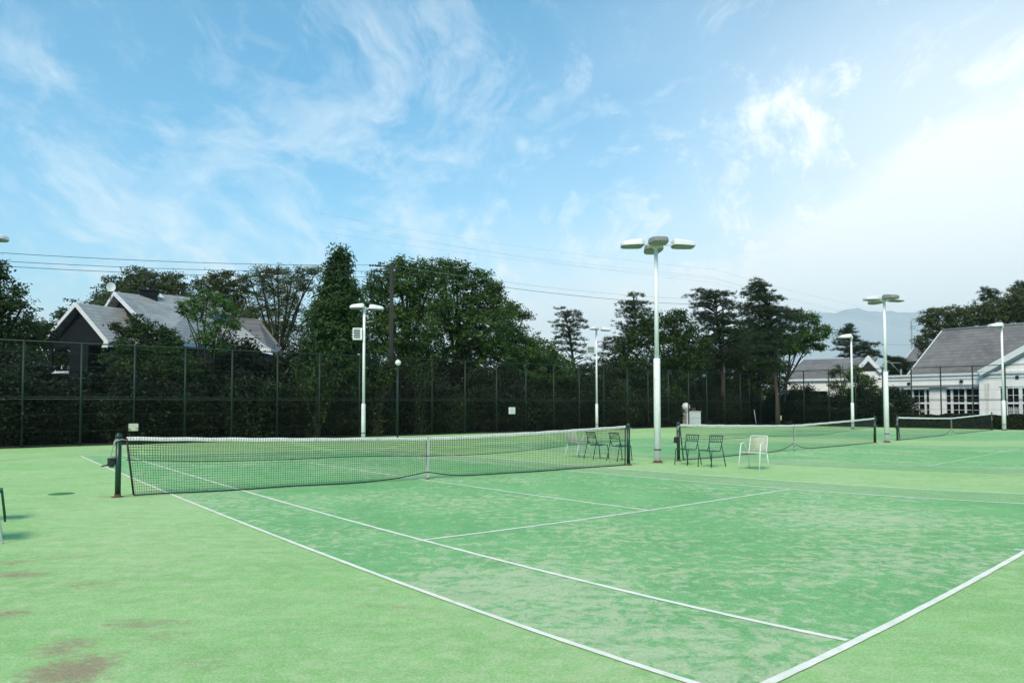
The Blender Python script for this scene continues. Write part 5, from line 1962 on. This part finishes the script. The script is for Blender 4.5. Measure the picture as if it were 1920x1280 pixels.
az = mth(nt, 'ARCTAN2', X_, Y_)
el = mth(nt, 'ARCSINE', Z_)
# thick veil bank in the right part of the sky, its centre low at azimuth ~ 0.5 rad
def gauss(a0_, e0_, sa, se):
    a = mth(nt, 'POWER', mth(nt, 'DIVIDE', mth(nt, 'SUBTRACT', az, a0_), sa), 2)
    e = mth(nt, 'POWER', mth(nt, 'DIVIDE', mth(nt, 'SUBTRACT', el, e0_), se), 2)
    return mth(nt, 'EXPONENT', mth(nt, 'MULTIPLY', mth(nt, 'ADD', a, e), -1))
bank = mth(nt, 'ADD', gauss(.60, .31, .38, .22), mth(nt, 'MULTIPLY', gauss(.3, .10, .6, .13), .7))
bank = mth(nt, 'MULTIPLY', bank, mth(nt, 'ADD', mth(nt, 'ADD', .62, mth(nt, 'MULTIPLY', soft, .5)), mth(nt, 'ADD', mth(nt, 'MULTIPLY', wisps, .12), mth(nt, 'MULTIPLY', fine, .45))))
low = mth(nt, 'EXPONENT', mth(nt, 'MULTIPLY', mth(nt, 'MAXIMUM', el, 0), -8.5))
f = mth(nt, 'ADD', mth(nt, 'MULTIPLY', wisps, .42), mth(nt, 'MULTIPLY', soft, .06))
f = mth(nt, 'ADD', f, mth(nt, 'MULTIPLY', fine, .22))
f = mth(nt, 'ADD', f, mth(nt, 'MULTIPLY', bank, 1.12))
f = mth(nt, 'ADD', f, mth(nt, 'MULTIPLY', low, .62))
f = mth(nt, 'MINIMUM', f, .97)
hsv = N(nt, 'ShaderNodeHueSaturation')
hsv.inputs['Saturation'].default_value = 2.0
hsv.inputs['Hue'].default_value = .478
hsv.inputs['Value'].default_value = 1.3
nt.links.new(sky.outputs[0], hsv.inputs['Color'])
b1 = N(nt, 'ShaderNodeBackground')
nt.links.new(hsv.outputs[0], b1.inputs[0])
b1.inputs[1].default_value = .12
b2 = N(nt, 'ShaderNodeBackground')
b2.inputs[0].default_value = (.90, .93, .92, 1)
b2.inputs[1].default_value = 1.1
ms = N(nt, 'ShaderNodeMixShader')
nt.links.new(f, ms.inputs[0])
nt.links.new(b1.outputs[0], ms.inputs[1])
nt.links.new(b2.outputs[0], ms.inputs[2])
wo = N(nt, 'ShaderNodeOutputWorld')
nt.links.new(ms.outputs[0], wo.inputs[0])

sl = bpy.data.lights.new('sun', 'SUN')
sl.energy = 3.1
sl.angle = math.radians(22)
sl.color = (1, .855, .61)
so_ = bpy.data.objects.new('sun', sl)
COL.objects.link(so_)
dv = Vector((math.sin(SUN_AZ) * math.cos(SUN_EL), math.cos(SUN_AZ) * math.cos(SUN_EL), math.sin(SUN_EL)))
so_.rotation_euler = dv.to_track_quat('Z', 'Y').to_euler()
so_.location = (0, 0, 30)

scene.view_settings.view_transform = 'Standard'
scene.view_settings.look = 'None'
scene.view_settings.exposure = 0.45
scene.view_settings.gamma = 1.0
scene.render.film_transparent = False
scene.cycles.max_bounces = 6
scene.cycles.transparent_max_bounces = 4
scene.cycles.volume_bounces = 1
scene.cycles.use_denoising = True
